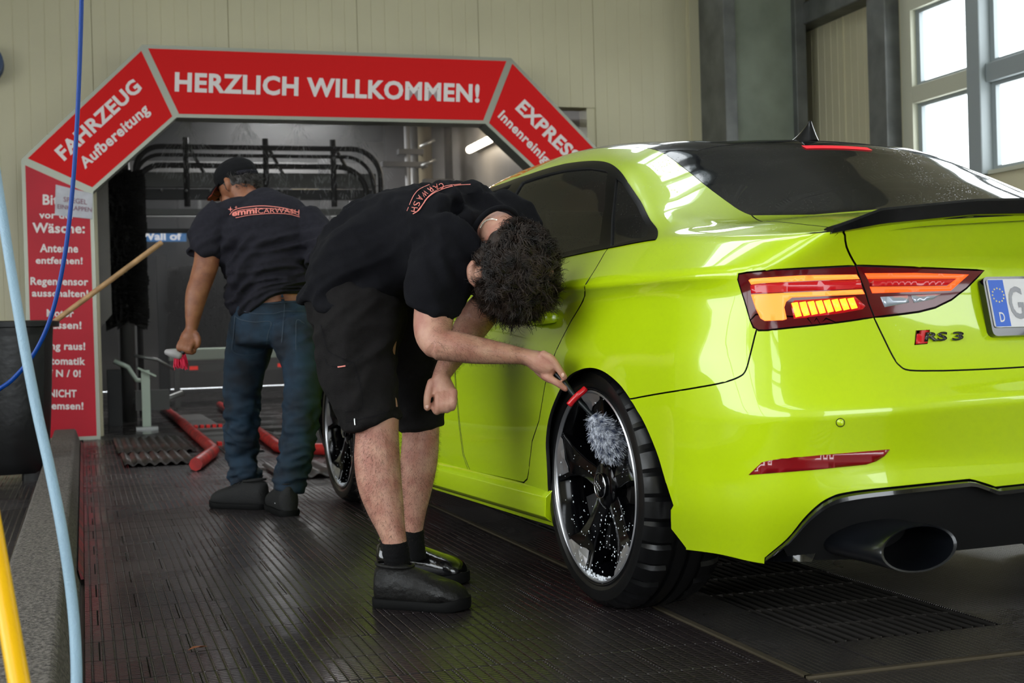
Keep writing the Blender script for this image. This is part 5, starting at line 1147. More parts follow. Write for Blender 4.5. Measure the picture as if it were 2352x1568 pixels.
def displace(o, fn):
    me = o.data; n = len(me.vertices); co = np.empty(n*3); me.vertices.foreach_get('co', co); co = co.reshape(-1, 3); no = np.empty(n*3); me.vertices.foreach_get('normal', no); no = no.reshape(-1, 3)
    me.vertices.foreach_set('co', (co+no*fn(co, no)[:, None]).ravel()); me.update()
def folds(co, no, along, amp, fa, fc, seed):
    """cloth creases stretched along a direction: long one way, tight the other"""
    along = np.asarray(along, float); along /= np.linalg.norm(along); c1 = np.cross(along, CF); c1 /= np.linalg.norm(c1); c2 = np.cross(along, c1)
    q = np.stack([co@along*fa, co@c1*fc, co@c2*fc*.6], 1); h_ = vnoise(q, (1, 1, 1), seed); h2 = vnoise(q*2.1, (1, 1, 1), seed+9.)
    r_ = 1-np.abs(h_)*2.2; return amp*(r_-.4)+amp*.35*h2
def strip_on(bv, name, pts, w, m, parent, lift=.002):
    P = catmull(np.array(pts, float), 6); T = np.gradient(P, axis=0); T /= np.linalg.norm(T, axis=1, keepdims=True); N = np.stack([-T[:, 1], T[:, 0]], 1); V = []
    for p, n_ in zip(P, N):
        for s_ in (-1, 1):
            a, b = cast(bv, *(p+n_*w*s_)); V.append(a+b*lift-CF*lift if a is not None else (V[-1] if V else ud(p[0], p[1], 4)))
    return mk(name, V, [(2*i, 2*i+1, 2*i+3, 2*i+2) for i in range(len(P)-1)], m, parent, smooth=True)
def text_on(bv, name, V2, F, m, parent, lift=.0025):
    """glyph triangles given in pixels, laid on a cloth surface"""
    V = []
    last = None
    for p in V2:
        a, b = cast(bv, p[0], p[1])
        if a is None: a, b = last if last else (ud(p[0], p[1], 4.), -CF)
        last = (a, b); V.append(a+b*lift-CF*lift)
    return mk(name, V, F, m, parent)
def refine(V, F, L):
    bm = bmesh.new(); vs = [bm.verts.new(v) for v in V]
    for f in F:
        try: bm.faces.new([vs[i] for i in f])
        except ValueError: pass
    bmesh.ops.triangulate(bm, faces=bm.faces[:])
    for _ in range(4):
        e = [e for e in bm.edges if e.calc_length() > L]
        if not e: break
        bmesh.ops.subdivide_edges(bm, edges=e, cuts=1); bmesh.ops.triangulate(bm, faces=bm.faces[:])
    bm.verts.ensure_lookup_table(); bm.verts.index_update(); r = (np.array([v.co[:] for v in bm.verts]), [tuple(v.index for v in f.verts) for f in bm.faces]); bm.free(); return r

def skin_mat(name, col, red, hairy=0.):
    m = mat(name, col, rough=.48, var=.22, vscale=22., bump=.12, bscale=220., col2=red); b = m.node_tree.nodes['Principled BSDF']
    b.inputs['Subsurface Weight'].default_value = .12; b.inputs['Subsurface Radius'].default_value = (.012, .005, .003); return m
SKIN1 = skin_mat('skin_light', rgb(198, 152, 130), rgb(172, 116, 100)); SKIN2 = skin_mat('skin_tan', rgb(150, 98, 68), rgb(120, 72, 50))
def cloth(name, col, rough=.92, bs=420., bump=.2): return mat(name, col, rough=rough, var=.18, vscale=60., bump=bump, bscale=bs, sheen=.0, spec=.22)
NAVY = cloth('tshirt_black', rgb(13, 13, 18)); NAVY2 = cloth('tshirt_dark_navy', rgb(33, 32, 39)); SHRT = cloth('shorts_charcoal', rgb(25, 23, 23), bump=.3); SOCK = cloth('sock_black', rgb(12, 12, 13)); DENM = mat('denim_dark', rgb(22, 48, 68), rough=.75, var=.5, vscale=10., bump=.35, bscale=500., col2=rgb(9, 20, 32))
LEATH = mat('shoe_leather', rgb(20, 19, 18), rough=.5, spec=.3, var=.4, vscale=18., bump=.25, bscale=60., rvar=.18); SOLE = mat('shoe_sole', rgb(7, 7, 7), rough=.8, spec=.2); WETL = mat('shoe_wet', rgb(14, 14, 15), rough=.14, coat=.7, bump=.15, bscale=40.)
HAIR = mat('hair_dark_brown', rgb(58, 44, 36), rough=.5, spec=.4, var=.5, vscale=26., col2=rgb(15, 11, 9)); HAIRG = mat('hair_grey', rgb(58, 54, 52), rough=.5, var=.4, vscale=40.); PINKP = mat('print_coral', rgb(224, 130, 118), rough=.6); NAIL = mat('nail', rgb(214, 172, 156), rough=.3)
STIT = mat('stitch_pale', rgb(56, 68, 80), rough=.8)

def shoe(person, heel, direc, L, m, laces=False, hgt=1., wd=1., zoff=0.):
    """low shoe; heel point on the floor, pointing along direc"""
    d = np.array([direc[0], direc[1], 0.]); d /= np.linalg.norm(d); w = np.array([-d[1], d[0], 0.]); h0 = np.array([heel[0], heel[1], zoff]); T = .5-.5*np.cos(np.linspace(0, math.pi, 23)); n = 18
    wid = np.interp(T, [0, .08, .25, .5, .72, .88, .96, 1], [.036, .039, .043, .044, .050, .049, .047, .045])*wd
    rnd = np.where(T < .10, np.sqrt(np.maximum(0, 1-((.10-T)/.10)**2)), 1)*np.where(T > .84, np.sqrt(np.maximum(0, 1-((T-.84)/.16)**2)), 1); wid = wid*np.maximum(rnd, .05)
    top = np.interp(T, [0, .05, .15, .3, .42, .55, .7, .85, .95, 1], [.106, .116, .121, .124, .114, .102, .088, .076, .060, .034])*hgt
    V = []; sole = .020
    for t, a, z in zip(T, wid, top):
        for j in range(n):
            an = 2*math.pi*j/n; c_, s_ = math.cos(an), math.sin(an); zz = sole*.7+(z-sole*.7)*(.5+.5*s_) if True else 0; ww = a*(abs(c_)**(.75 if s_ > 0 else .35))*math.copysign(1, c_)*(1-.20*max(0, s_)*(1 if t < .5 else .3)); V.append(h0+d*(t*L)+w*ww+np.array([0, 0, zz]))
    F = [(i*n+j, i*n+(j+1) % n, (i+1)*n+(j+1) % n, (i+1)*n+j) for i in range(len(T)-1) for j in range(n)]+[tuple(range(n)), tuple(range((len(T)-1)*n, len(T)*n))]
    o = fixnormals(mk('shoe', V, F, m, person, smooth=True)); subsurf(o, 1)
    V = []; prof = [(.92, 0.), (.99, .004), (1.02, .012), (1.02, .022), (.97, .025)]
    ring = [(t, 1) for t in T]+[(t, -1) for t in T[::-1]]
    for (f, z) in prof:
        for (t, s_) in ring:
            a = np.interp(t, T, wid)*f+.002; ex = (-.003 if t < .5 else .004)*f; zz = z+(.010*smoothstep(.75, 1., t) if z > .01 else .006*smoothstep(.85, 1., t)); V.append(h0+d*(t*L+ex)+w*a*s_+np.array([0, 0, zz]))
    k = len(ring); F = [(i*k+j, i*k+(j+1) % k, (i+1)*k+(j+1) % k, (i+1)*k+j) for i in range(4) for j in range(k)]+[tuple(range(k)), tuple(range(4*k, 5*k))]
    so_ = fixnormals(mk('sole', V, F, SOLE, o, auto=45))
    # collar around the ankle opening
    c = h0+d*(L*.22)+np.array([0, 0, .118*hgt]); mb = MB(); mb.tube([c+d*(.052*math.cos(a))+w*(.036*wd*math.sin(a))+np.array([0, 0, .0-.004*math.cos(a)]) for a in np.linspace(0, 2*math.pi, 24, endpoint=False)], .0048, 8, closed=True); mb.build('collar', m, o, smooth=True)
    if laces:
        for q in range(4):
            t = .36+q*.07; z = np.interp(t, T, top)+.002; a = np.interp(t, T, wid)*.6; mb = MB(); mb.tube([h0+d*(t*L)+w*(a*s_)+np.array([0, 0, z-.010*abs(s_)]) for s_ in (-1, -.5, 0, .5, 1)], .0025, 6); mb.build('lace', SBLK, o, smooth=True)
    return o
def hairs(person, name, sel, n, L, m, seed=1, down=np.array([0, 0, -1.]), w=.00035):
    me = person.data; nv = len(me.vertices); co = np.empty(nv*3); me.vertices.foreach_get('co', co); co = co.reshape(-1, 3); no = np.empty(nv*3); me.vertices.foreach_get('normal', no); no = no.reshape(-1, 3)
    ix = np.where(sel(co))[0]; rg = np.random.default_rng(seed); ix = rg.choice(ix, n); V, F = [], []
    for i in ix:
        p, q = co[i], no[i]; p = p+rg.normal(0, .002, 3); a = q*.55+down*(.5+.4*rg.random())+rg.normal(0, .35, 3); a -= q*min(0, a@q-.15); a /= np.linalg.norm(a); l = L*(.5+rg.random()); s_ = np.cross(a, q)+rg.normal(0, .2, 3); s_ *= w/max(np.linalg.norm(s_), 1e-6); b = len(V); mid = p+a*l*.55+q*.001; tip = p+a*l+rg.normal(0, .0015, 3)
        V += [p-s_, p+s_, mid+s_*.8, mid-s_*.8, tip]; F += [(b, b+1, b+2, b+3), (b+3, b+2, b+4)]
    o = mk(name, V, F, m, person); o['kind'] = 'stuff'; return o
# ------------------------------------------------------------------ worker in shorts, bent over the rear wheel
_ud0 = ud
def ud(x, y, dep): return _ud0(x, y, dep-.15*float(smoothstep(930, 1175, x)*smoothstep(745, 650, y)))      # upper body leans towards the camera, clear of the car
B = Flesh()
# torso under the shirt, neck, head
B.loft([(815, 700, 3.83, .125, .150), (850, 610, 3.82, .130, .155), (910, 575, 3.81, .115, .15), (990, 562, 3.80, .105, .145), (1075, 558, 3.80, .095, .14), (1118, 550, 3.80, .075, .11)])
B.loft([(1118, 543, 3.79, .045, .05), (1140, 530, 3.735, .053, .055), (1157, 550, 3.69, .056, .058), (1175, 590, 3.68, .06, .06)])
hc = ud(1183, 617, 3.68); hx = CR*.80-CU*.28-CF*.53; hx /= np.linalg.norm(hx); hf = -CU*.93-CR*.30+CF*.2; hf -= hx*hf.dot(hx); hf /= np.linalg.norm(hf); hs = np.cross(hx, hf)     # crown axis, face normal, side axis
B.ball(hc, hf*.096, hs*.074, hx*.112); B.ball(hc+hf*.045-hx*.045, hf*.058, hs*.060, hx*.075)      # skull and jaw
B.ball(hc+hf*.106-hx*.028, hf*.020, hs*.013, hx*.024)                                              # nose
for s_ in (-1, 1): B.ball(hc-hx*.030+hs*(.078*s_)-hf*.006, hf*.024, hs*.009, hx*.034)
ear = ud(1091, 628, 3.600); B.loft3([ear+CU*.030-CR*.004, ear+CU*.012-CR*.010, ear-CU*.014-CR*.008, ear-CU*.032+CR*.002], [.008, .012, .011, .006], [.010, .014, .012, .008], 12)
B.loft3([ear+CR*.004, ear+CR*.055+CF*.06], [.018, .03], [.02, .03], 12)
# near (right) arm: shoulder, upper arm, elbow, forearm
B.loft([(1035, 570, 3.63, .068, .062), (1012, 640, 3.58, .058, .056), (998, 715, 3.54, .054, .052), (995, 765, 3.51, .049, .048), (1010, 797, 3.49, .041, .042)])
B.loft([(1003, 793, 3.49, .038, .040), (1045, 796, 3.49, .040, .040), (1095, 804, 3.50, .036, .036), (1150, 811, 3.51, .029, .031), (1195, 817, 3.52, .0225, .029), (1222, 823, 3.52, .0225, .031)])
# right hand closed on the brush handle
B.loft([(1212, 820, 3.52, .021, .030), (1236, 830, 3.52, .0285, .036), (1258, 843, 3.515, .026, .036), (1270, 852, 3.51, .017, .030)], 18, 4)
B.finger([(1246, 814, 3.495), (1266, 824, 3.488), (1281, 843, 3.487), (1297, 868, 3.49)], .0125, .0088)          # thumb on top
B.finger([(1250, 862, 3.505), (1268, 872, 3.495), (1284, 882, 3.490), (1300, 894, 3.492)], .0115, .0078)         # index along the handle
for i, (a, b_) in enumerate(((0, 0), (7, 4), (13, 9))):
    B.finger([(1246-a, 858-b_, 3.54+.012*i), (1262-a, 872-b_, 3.535+.012*i), (1274-a, 866-b_, 3.55+.012*i), (1270-a, 852-b_, 3.56+.012*i)], .0105, .008)
# far (left) arm hanging to a fist in front of the thigh
B.loft([(1125, 590, 3.98, .062, .06), (1140, 650, 3.93, .055, .052), (1128, 700, 3.86, .050, .048)])
B.loft([(1128, 692, 3.86, .048, .045), (1092, 735, 3.82, .050, .043), (1055, 793, 3.78, .040, .037), (1026, 840, 3.74, .029, .030), (1012, 866, 3.72, .024, .028)])
B.loft([(1013, 862, 3.72, .024, .026), (1014, 882, 3.71, .031, .028), (1020, 903, 3.71, .034, .030), (1026, 922, 3.715, .028, .026)], 18, 4)
B.finger([(992, 876, 3.70), (985, 897, 3.692), (981, 918, 3.69), (981, 938, 3.695)], .0125, .0095)
for i in range(4):
    x = 1042-i*11.5; y = 908+i*3.0+(2 if i == 1 else 0); B.finger([(x, y-10, 3.690-.002*i), (x-1, y+14, 3.672), (x-4, y+28, 3.683), (x-9, y+20, 3.700), (x-10, y+8, 3.706)], .0118, .0088)
# legs
B.loft([(840, 720, 3.75, .095, .10), (838, 850, 3.71, .080, .085), (862, 950, 3.69, .064, .070), (866, 990, 3.685, .059, .065), (866, 1050, 3.68, .0625, .066), (872, 1110, 3.67, .0605, .062), (885, 1165, 3.66, .051, .053), (899, 1215, 3.65, .038, .043), (909, 1255, 3.645, .0315, .036), (911, 1288, 3.65, .030, .032)], 24)
B.loft([(900, 720, 3.92, .09, .10), (935, 850, 3.93, .075, .085), (962, 950, 3.925, .058, .066), (966, 1000, 3.92, .054, .060), (962, 1060, 3.92, .054, .058), (955, 1125, 3.925, .046, .050), (950, 1180, 3.93, .035, .041), (947, 1225, 3.935, .030, .037), (946, 1270, 3.94, .032, .041)], 24)
P1 = remesh('person', B.V, B.F, .0036, SKIN1, None, 2); tag(P1, 'person in black T-shirt and shorts bent over scrubbing the rear wheel', 'person')
# shirt
C = Flesh()
C.loft([(800, 725, 3.83, .140, .172), (815, 680, 3.83, .150, .180), (852, 605, 3.82, .156, .184), (912, 566, 3.81, .156, .188), (992, 551, 3.80, .152, .195), (1075, 548, 3.80, .146, .205), (1122, 544, 3.79, .125, .195), (1141, 531, 3.765, .100, .135)], 32, 6, .15)
C.loft([(1060, 545, 3.66, .105, .085), (1025, 600, 3.60, .092, .078), (1000, 660, 3.565, .080, .072), (987, 709, 3.55, .0735, .069)], 24, 5, .10)
C.loft([(1120, 570, 3.96, .095, .085), (1150, 640, 3.94, .080, .075), (1150, 690, 3.90, .070, .068)], 24, 5, .10)
SH1 = remesh('t_shirt', C.V, C.F, .0075, NAVY, P1, 6)
pleat = (-.62*CR+.78*CU)
def f1(co, no):
    px_ = CX+FPX*((co-CC)@CR)/((co-CC)@CF); py_ = CY-FPX*((co-CC)@CU)/((co-CC)@CF)
    a = folds(co, no, .55*CR-.83*CU, .0075, 3.5, 20., 3.); b = folds(co, no, .9*CR+.4*CU, .0085, 3., 17., 11.)
    wl = smoothstep(900, 1010, px_)*smoothstep(1190, 1120, px_); wr = smoothstep(900, 780, px_); return a*(.7+1.9*wl)+b*(.7+1.6*wr)
displace(SH1, f1)
# collar and neck chain
cc0 = ud(1137, 512, 3.74); cn = CR*.80+CU*.12-CF*.32; cn /= np.linalg.norm(cn); ca = np.cross(cn, CF); ca /= np.linalg.norm(ca); cb = np.cross(cn, ca)
# shorts
D = Flesh()
D.loft([(812, 655, 3.83, .138, .172), (822, 710, 3.83, .136, .176), (850, 770, 3.82, .125, .165)], 28)
D.loft([(836, 690, 3.76, .125, .115), (820, 770, 3.73, .118, .115), (822, 850, 3.71, .104, .105), (842, 925, 3.695, .089, .094), (856, 976, 3.69, .0815, .088)], 26, 5, .08)
D.loft([(905, 690, 3.91, .112, .115), (925, 780, 3.92, .108, .11), (945, 860, 3.925, .090, .098), (960, 930, 3.92, .074, .086), (967, 982, 3.92, .0675, .080)], 26, 5, .08)
SHO = remesh('shorts', D.V, D.F, .0075, SHRT, P1, 5)
displace(SHO, lambda co, no: folds(co, no, .8*CR+.6*CU, .009, 4., 19., 5.)+folds(co, no, .2*CR+CU, .006, 4., 15., 21.))
bvs = bvh_of(SHO)
strip_on(bvs, 'hem_seam', [(797, 969), (830, 962), (870, 952), (914, 938)], .6, NAVY, SHO, .002); strip_on(bvs, 'pocket_seam', [(747, 822), (754, 838), (775, 842), (800, 840), (815, 838), (833, 930), (792, 946)], .6, NAVY, SHO, .002)
strip_on(bvs, 'side_seam', [(738, 745), (752, 800), (770, 815), (812, 832), (836, 815)], .6, NAVY, SHO, .002); strip_on(bvs, 'zip_tag', [(777, 842.5), (794, 840.5)], 1.6, PINKP, SHO, .003); strip_on(bvs, 'label_tag', [(815, 960), (817, 976)], 1.2, WHT, SHO, .003)
# print on the back of the shirt
bv1 = bvh_of(SH1); Z6 = lambda a, b: (700+a/3.408, 400+b/3.408)
strip_on(bv1, 'print_line', [Z6(*q) for q in ((1300, 84), (1180, 92), (1060, 128), (980, 175), (930, 235), (895, 285), (850, 313))], .9, PINKP, SH1); strip_on(bv1, 'print_line', [Z6(*q) for q in ((1220, 80), (1090, 100), (1010, 145), (955, 195), (920, 245), (880, 295))], .7, PINKP, SH1)
strip_on(bv1, 'print_line', [Z6(*q) for q in ((975, 85), (900, 120), (862, 160), (838, 205), (822, 245))], .8, PINKP, SH1); strip_on(bv1, 'print_line', [Z6(*q) for q in ((815, 262), (803, 292))], .7, PINKP, SH1)
chars = [('C', 1072, 96, 28), ('A', 1030, 108, 34), ('R', 985, 126, 40), ('W', 940, 156, 48), ('A', 905, 193, 60), ('S', 880, 237, 74), ('H', 862, 281, 82)]
for ch, x, y, an in chars:
    V, F = fit_text(ch, 34 if ch != 'W' else 42, 46, .0); V, F = refine(V[:, :3]*np.array([1, 1, 0]), F, 9.); a = math.radians(an); rd = np.array([-math.cos(a), math.sin(a)]); ud_ = np.array([math.sin(a), math.cos(a)])     # reading direction / letter top
    pts = np.array([(x, y)])+V[:, :1]*rd+V[:, 1:2]*ud_; text_on(bv1, 'print_letter', [Z6(*q) for q in pts], F, PINKP, SH1)
# collar band
bvb = bvh_of(P1)
cn = CR*.42-CU*.50-CF*.62; cn /= np.linalg.norm(cn); ca = np.cross(cn, CF); ca /= np.linalg.norm(ca); cb = np.cross(cn, ca); c0 = ud(1139, 527, 3.715)
mb = MB(); mb.tube([c0+ca*(.066*math.cos(a))+cb*(.066*math.sin(a)) for a in np.linspace(0, 2*math.pi, 36, endpoint=False)], .0075, 8, closed=True); mb.build('collar', NAVY, SH1, smooth=True)
chp = [(1104, 522), (1113, 509), (1128, 503), (1142, 505)]; P = catmull(np.array([(lambda a: a if a is not None else ud(x, y, 3.66))(cast(bvb, x, y)[0]) for (x, y) in chp]), 10); mb = MB()
for i in range(0, len(P)-1): d = P[i+1]-P[i]; mb.box(P[i]-CF*.002, (.0042, .0022, .0028), 0, np.stack([d/np.linalg.norm(d), CF, np.cross(d/np.linalg.norm(d), CF)], 1) if i % 2 else np.stack([CR, CF, CU], 1))
o = mb.build('neck_chain', mat('chain_silver', rgb(190, 185, 175), rough=.25, metal=.9), P1); o['kind'] = 'stuff'
# hair: scalp cap and dense curls
HB1 = Flesh(); hq = ud(1184, 616, 3.672); HB1.ball(hq, CR*.100, CU*.116, CF*.108); hb = remesh('hair', HB1.V, HB1.F, .006, HAIR, P1, 2)
displace(hb, lambda co, no: vnoise(co, (28, 28, 28), 2.)*.012)
def curls(parent, c, ax, ay, az, n, seed, rr=(.005, .011), L=(.012, .034), sel=None, th=.0006, per=12, m=None, spread=.0042):
    """locks of hair: each lock is a bundle of strands that wave together"""
    rg = np.random.default_rng(seed); V, F = [], []; k = 13; s_ = np.linspace(0, 1, k)
    for i in range(n):
        while True:
            d = rg.normal(0, 1, 3); d /= np.linalg.norm(d); p = c+ax*d[0]+ay*d[1]+az*d[2]
            if sel is None or sel(d, p): break
        nrm = (p-c); nrm /= np.linalg.norm(nrm); t1 = np.cross(nrm, rg.normal(0, 1, 3)); t1 /= np.linalg.norm(t1); t1 = t1*.75-np.array([0, 0, .45])+nrm*.12; t1 /= np.linalg.norm(t1); t2 = np.cross(nrm, t1)
        r0 = rr[0]+(rr[1]-rr[0])*rg.random(); l0 = L[0]+(L[1]-L[0])*rg.random(); ph0 = rg.random()*6.28; tw0 = 4.+4.5*rg.random(); lift = .004+.007*rg.random()
        for q_ in range(per):
            o_ = rg.normal(0, spread, 3); r_ = r0*(.85+.3*rg.random()); ll = l0*(.8+.4*rg.random()); ph = ph0+rg.normal(0, .25); tw = tw0*(.92+.16*rg.random()); b0 = len(V)
            path = (p+o_)[None]+nrm[None]*(-.008+lift*np.sin(s_*math.pi*.75)[:, None]*1.6+r_*np.sin(ph+tw*s_)[:, None]*.7)+t1[None]*(ll*(s_-.25))[:, None]+t2[None]*(r_*np.cos(ph+tw*s_))[:, None]+o_[None]*(s_**2)[:, None]*.8
            T = np.gradient(path, axis=0); T /= np.linalg.norm(T, axis=1, keepdims=True); A = np.cross(T, nrm); A /= np.maximum(np.linalg.norm(A, axis=1, keepdims=True), 1e-6); Bn = np.cross(T, A); w = th*(1.1-s_*.75)[:, None]
            for q in range(k): V += [path[q]+A[q]*w[q]*1.7, path[q]+Bn[q]*w[q]*1.3, path[q]-A[q]*w[q]*1.7]
            for q in range(k-1): F += [(b0+q*3, b0+q*3+1, b0+q*3+4, b0+q*3+3), (b0+q*3+1, b0+q*3+2, b0+q*3+5, b0+q*3+4)]
    o = mk('curls', V, F, m or HAIR, parent, smooth=True); o['kind'] = 'stuff'; return o
earp = ear
curls(hb, hq, CR*.104, CU*.121, CF*.112, 620, 4, rr=(.005, .012), L=(.026, .052), sel=lambda d, p: d[2] < .6 and np.linalg.norm(p-earp) > .034 and not (d[0] < -.35 and d[1] > .45))
curls(hb, hq-CU*.012+CR*.006, CR*.100, CU*.118, CF*.108, 110, 6, rr=(.005, .012), L=(.035, .065), sel=lambda d, p: d[1] < -.1)
# nails, socks, shoes, body hair
for (x, y, d_) in ((1293, 861, 3.4805), (981, 933, 3.6845)): F_ = Flesh(); F_.ball(ud(x, y, d_), CR*.0048, CU*.0064, CF*.0016, 12); mk('finger_nail', F_.V, F_.F, NAIL, P1, smooth=True)
for pts in ([(905, 1243, 3.645, .036, .041), (910, 1275, 3.648, .037, .040), (913, 1296, 3.66, .034, .033), (914, 1312, 3.665, .028, .028)], [(947, 1212, 3.935, .034, .041), (947, 1245, 3.94, .036, .045), (950, 1285, 3.94, .038, .05)]):
    K_ = Flesh(); K_.loft(pts, 20, 5, .05); so1 = remesh('sock', K_.V, K_.F, .006, SOCK, P1, 2); displace(so1, lambda co, no: .0012*np.sin(co[:, 2]*420))
shoe(P1, up(864, 1389, 2, 0)[:2], (.178, -.150), .272, LEATH, hgt=.95, wd=1.10); shoe(P1, up(868, 1332, 2, 0)[:2], (.237, -.17), .285, WETL, hgt=1.0, wd=1.05)
hairs(P1, 'leg_hair', lambda co: (co[:, 2] < .48) & (co[:, 2] > .12), 16000, .008, HAIR, 2, w=.00018)
def fsel(co):
    x = CX+FPX*((co-CC)@CR)/((co-CC)@CF); y = CY-FPX*((co-CC)@CU)/((co-CC)@CF); return (x > 990) & (x < 1205) & (y > 700) & (y < 862) & (co[:, 2] > .6)
hairs(P1, 'arm_hair', fsel, 7000, .009, HAIR, 3, w=.00016, down=CR*.6-CU*.5)
# wheel brush in the hand
BRF = mat('brush_fleece', rgb(214, 218, 228), rough=.9, var=.8, vscale=70., col2=rgb(52, 62, 88)); HDL = mat('brush_handle_black', rgb(12, 18, 22), rough=.35); HRED = mat('brush_guard_red', rgb(196, 12, 24), rough=.3, coat=.4)
WBo = empty('wheel_brush', ud(1330, 922, 3.47)); tag(WBo, 'fluffy grey wheel brush with red guard pushed into the rear rim', 'brush'); ob = np.array(WBo.location)
mb = MB(); mb.tube([ud(1240, 818, 3.525)-ob, ud(1262, 842, 3.52)-ob, ud(1300, 883, 3.50)-ob, ud(1332, 924, 3.48)-ob, ud(1372, 966, 3.46)-ob, ud(1400, 1010, 3.455)-ob], [.009, .0098, .0085, .0065, .006, .006], 12); mb.build('handle', HDL, WBo, smooth=True)
mb = MB(); mb.tube(catmull(np.array([ud(1307, 930, 3.475), ud(1317, 918, 3.472), ud(1327, 908, 3.47), ud(1338, 899, 3.472), ud(1345, 892, 3.475)]), 4)-ob, [.0085]*17, 10); mb.build('guard', HRED, WBo, smooth=True)
H = Flesh(); H.loft([(1364, 962, 3.462, .020, .020), (1382, 985, 3.458, .034, .030), (1398, 1012, 3.455, .039, .033), (1408, 1035, 3.455, .033, .030), (1414, 1050, 3.455, .018, .02)], 20); fl = remesh('fleece', H.V, H.F, .005, BRF, WBo, 2); fl.data.transform(Matrix.Translation(Vector(-ob)))
displace(fl, lambda co, no: vnoise(co, (60, 60, 60), 1.)*.006)
me = fl.data; rg = np.random.default_rng(8); V, F = [], []; co = np.array([v.co[:] for v in me.vertices]); no = np.array([v.normal[:] for v in me.vertices]); dwn = (CR*.45-CU*.85)
for i in rg.choice(len(co), 2600):
    p, q = co[i], no[i]; a = q*.6+dwn*.7+rg.normal(0, .3, 3); a /= np.linalg.norm(a); s_ = np.cross(a, q); s_ *= .0011/max(np.linalg.norm(s_), 1e-5); l = .008+.010*rg.random(); b = len(V); V += [p-s_, p+s_, p+a*l+s_*.5, p+a*l-s_*.5]; F.append((b, b+1, b+2, b+3))
o = mk('fibres', V, F, BRF, fl); o['kind'] = 'stuff'

ud = _ud0
# ------------------------------------------------------------------ worker with cap and jeans, seen from behind
B = Flesh()
B.loft([(625, 760, 5.80, .140, .10), (622, 690, 5.78, .145, .112), (620, 630, 5.78, .140, .070), (610, 550, 5.79, .150, .065), (600, 500, 5.82, .140, .065), (585, 470, 5.83, .085, .075)])
B.loft([(580, 470, 5.84, .062, .062), (562, 450, 5.86, .058, .060), (550, 425, 5.88, .058, .06)])
h2 = ud(546, 422, 5.90); k_up = CU*.93-CR*.28+CF*.1; k_up /= np.linalg.norm(k_up); k_f = -CR*.80+CF*.45-CU*.38; k_f -= k_up*k_f.dot(k_up); k_f /= np.linalg.norm(k_f); k_s = np.cross(k_up, k_f)
B.ball(h2+k_up*.01, k_f*.094, k_s*.074, k_up*.098); B.ball(h2+k_f*.042-k_up*.060, k_f*.052, k_s*.055, k_up*.060); B.ball(h2+k_f*.097-k_up*.030, k_f*.020, k_s*.013, k_up*.024)
for s_ in (-1, 1): B.loft3([h2+k_s*(.072*s_)+k_up*.022-k_f*.004, h2+k_s*(.080*s_)-k_up*.005-k_f*.012, h2+k_s*(.078*s_)-k_up*.034-k_f*.004], [.012, .016, .009], [.010, .010, .007], 12)
# left arm, elbow out, hand with small brush
B.loft([(490, 515, 5.80, .070, .065), (482, 560, 5.76, .062, .058), (474, 605, 5.73, .054, .052), (462, 645, 5.71, .050, .048)]); B.loft([(464, 640, 5.71, .049, .047), (452, 675, 5.69, .047, .045), (445, 715, 5.68, .037, .037), (441, 748, 5.68, .0265, .030), (438, 762, 5.68, .0255, .030)])
B.loft([(440, 758, 5.68, .0265, .030), (434, 775, 5.67, .036, .032), (428, 792, 5.67, .034, .028), (420, 803, 5.67, .022, .02)], 18, 4)
B.finger([(450, 765, 5.66), (456, 778, 5.65), (455, 792, 5.65), (447, 799, 5.655)], .0125, .0095)
for i in range(4): x = 412+i*8.5; B.finger([(x+6, 780+i*2, 5.645), (x-2, 796+i*2, 5.63), (x+3, 806+i*1.5, 5.64), (x+10, 803+i, 5.66)], .0115, .009)
# right arm reaching towards the car
B.loft([(722, 535, 5.78, .065, .06), (748, 590, 5.66, .056, .055), (764, 650, 5.52, .047, .047)]); B.loft([(764, 645, 5.52, .046, .046), (778, 690, 5.44, .038, .038), (790, 730, 5.38, .026, .028)]); B.loft([(790, 728, 5.38, .026, .03), (794, 748, 5.36, .036, .02), (797, 765, 5.35, .030, .016)], 16, 4)
for i in range(4): B.finger([(786+i*7, 762, 5.35), (787+i*7, 782, 5.34), (788+i*7, 798-abs(i-1.5)*3, 5.36)], .0105, .0085)
B.finger([(778, 744, 5.37), (772, 760, 5.35), (774, 774, 5.35)], .0115, .009)
# legs
B.loft([(588, 770, 5.86, .085, .085), (566, 850, 5.88, .070, .072), (556, 930, 5.90, .058, .06), (557, 1010, 5.93, .050, .052), (562, 1080, 5.96, .040, .042), (566, 1140, 5.965, .034, .04)]); B.loft([(672, 770, 5.72, .085, .085), (694, 850, 5.68, .070, .072), (692, 930, 5.65, .058, .06), (684, 1010, 5.63, .050, .052), (668, 1080, 5.62, .040, .042), (656, 1150, 5.62, .034, .04)])
P2 = remesh('person', B.V, B.F, .0050, SKIN2, None, 4); tag(P2, 'person in black cap, dark T-shirt and jeans seen from behind', 'person')
C = Flesh()
C.loft([(622, 712, 5.79, .168, .128), (621, 690, 5.785, .176, .132), (620, 640, 5.775, .182, .135), (616, 585, 5.77, .196, .135), (608, 535, 5.78, .205, .130), (600, 500, 5.80, .190, .115), (590, 475, 5.82, .115, .085), (578, 462, 5.835, .070, .070)], 36, 6, .15)
C.loft([(520, 505, 5.79, .105, .085), (492, 525, 5.775, .092, .080), (474, 560, 5.75, .084, .074), (465, 586, 5.735, .078, .070)], 24, 5, .08)
C.loft([(690, 510, 5.79, .10, .085), (726, 545, 5.75, .085, .078), (745, 590, 5.67, .078, .072)], 24, 5, .08)
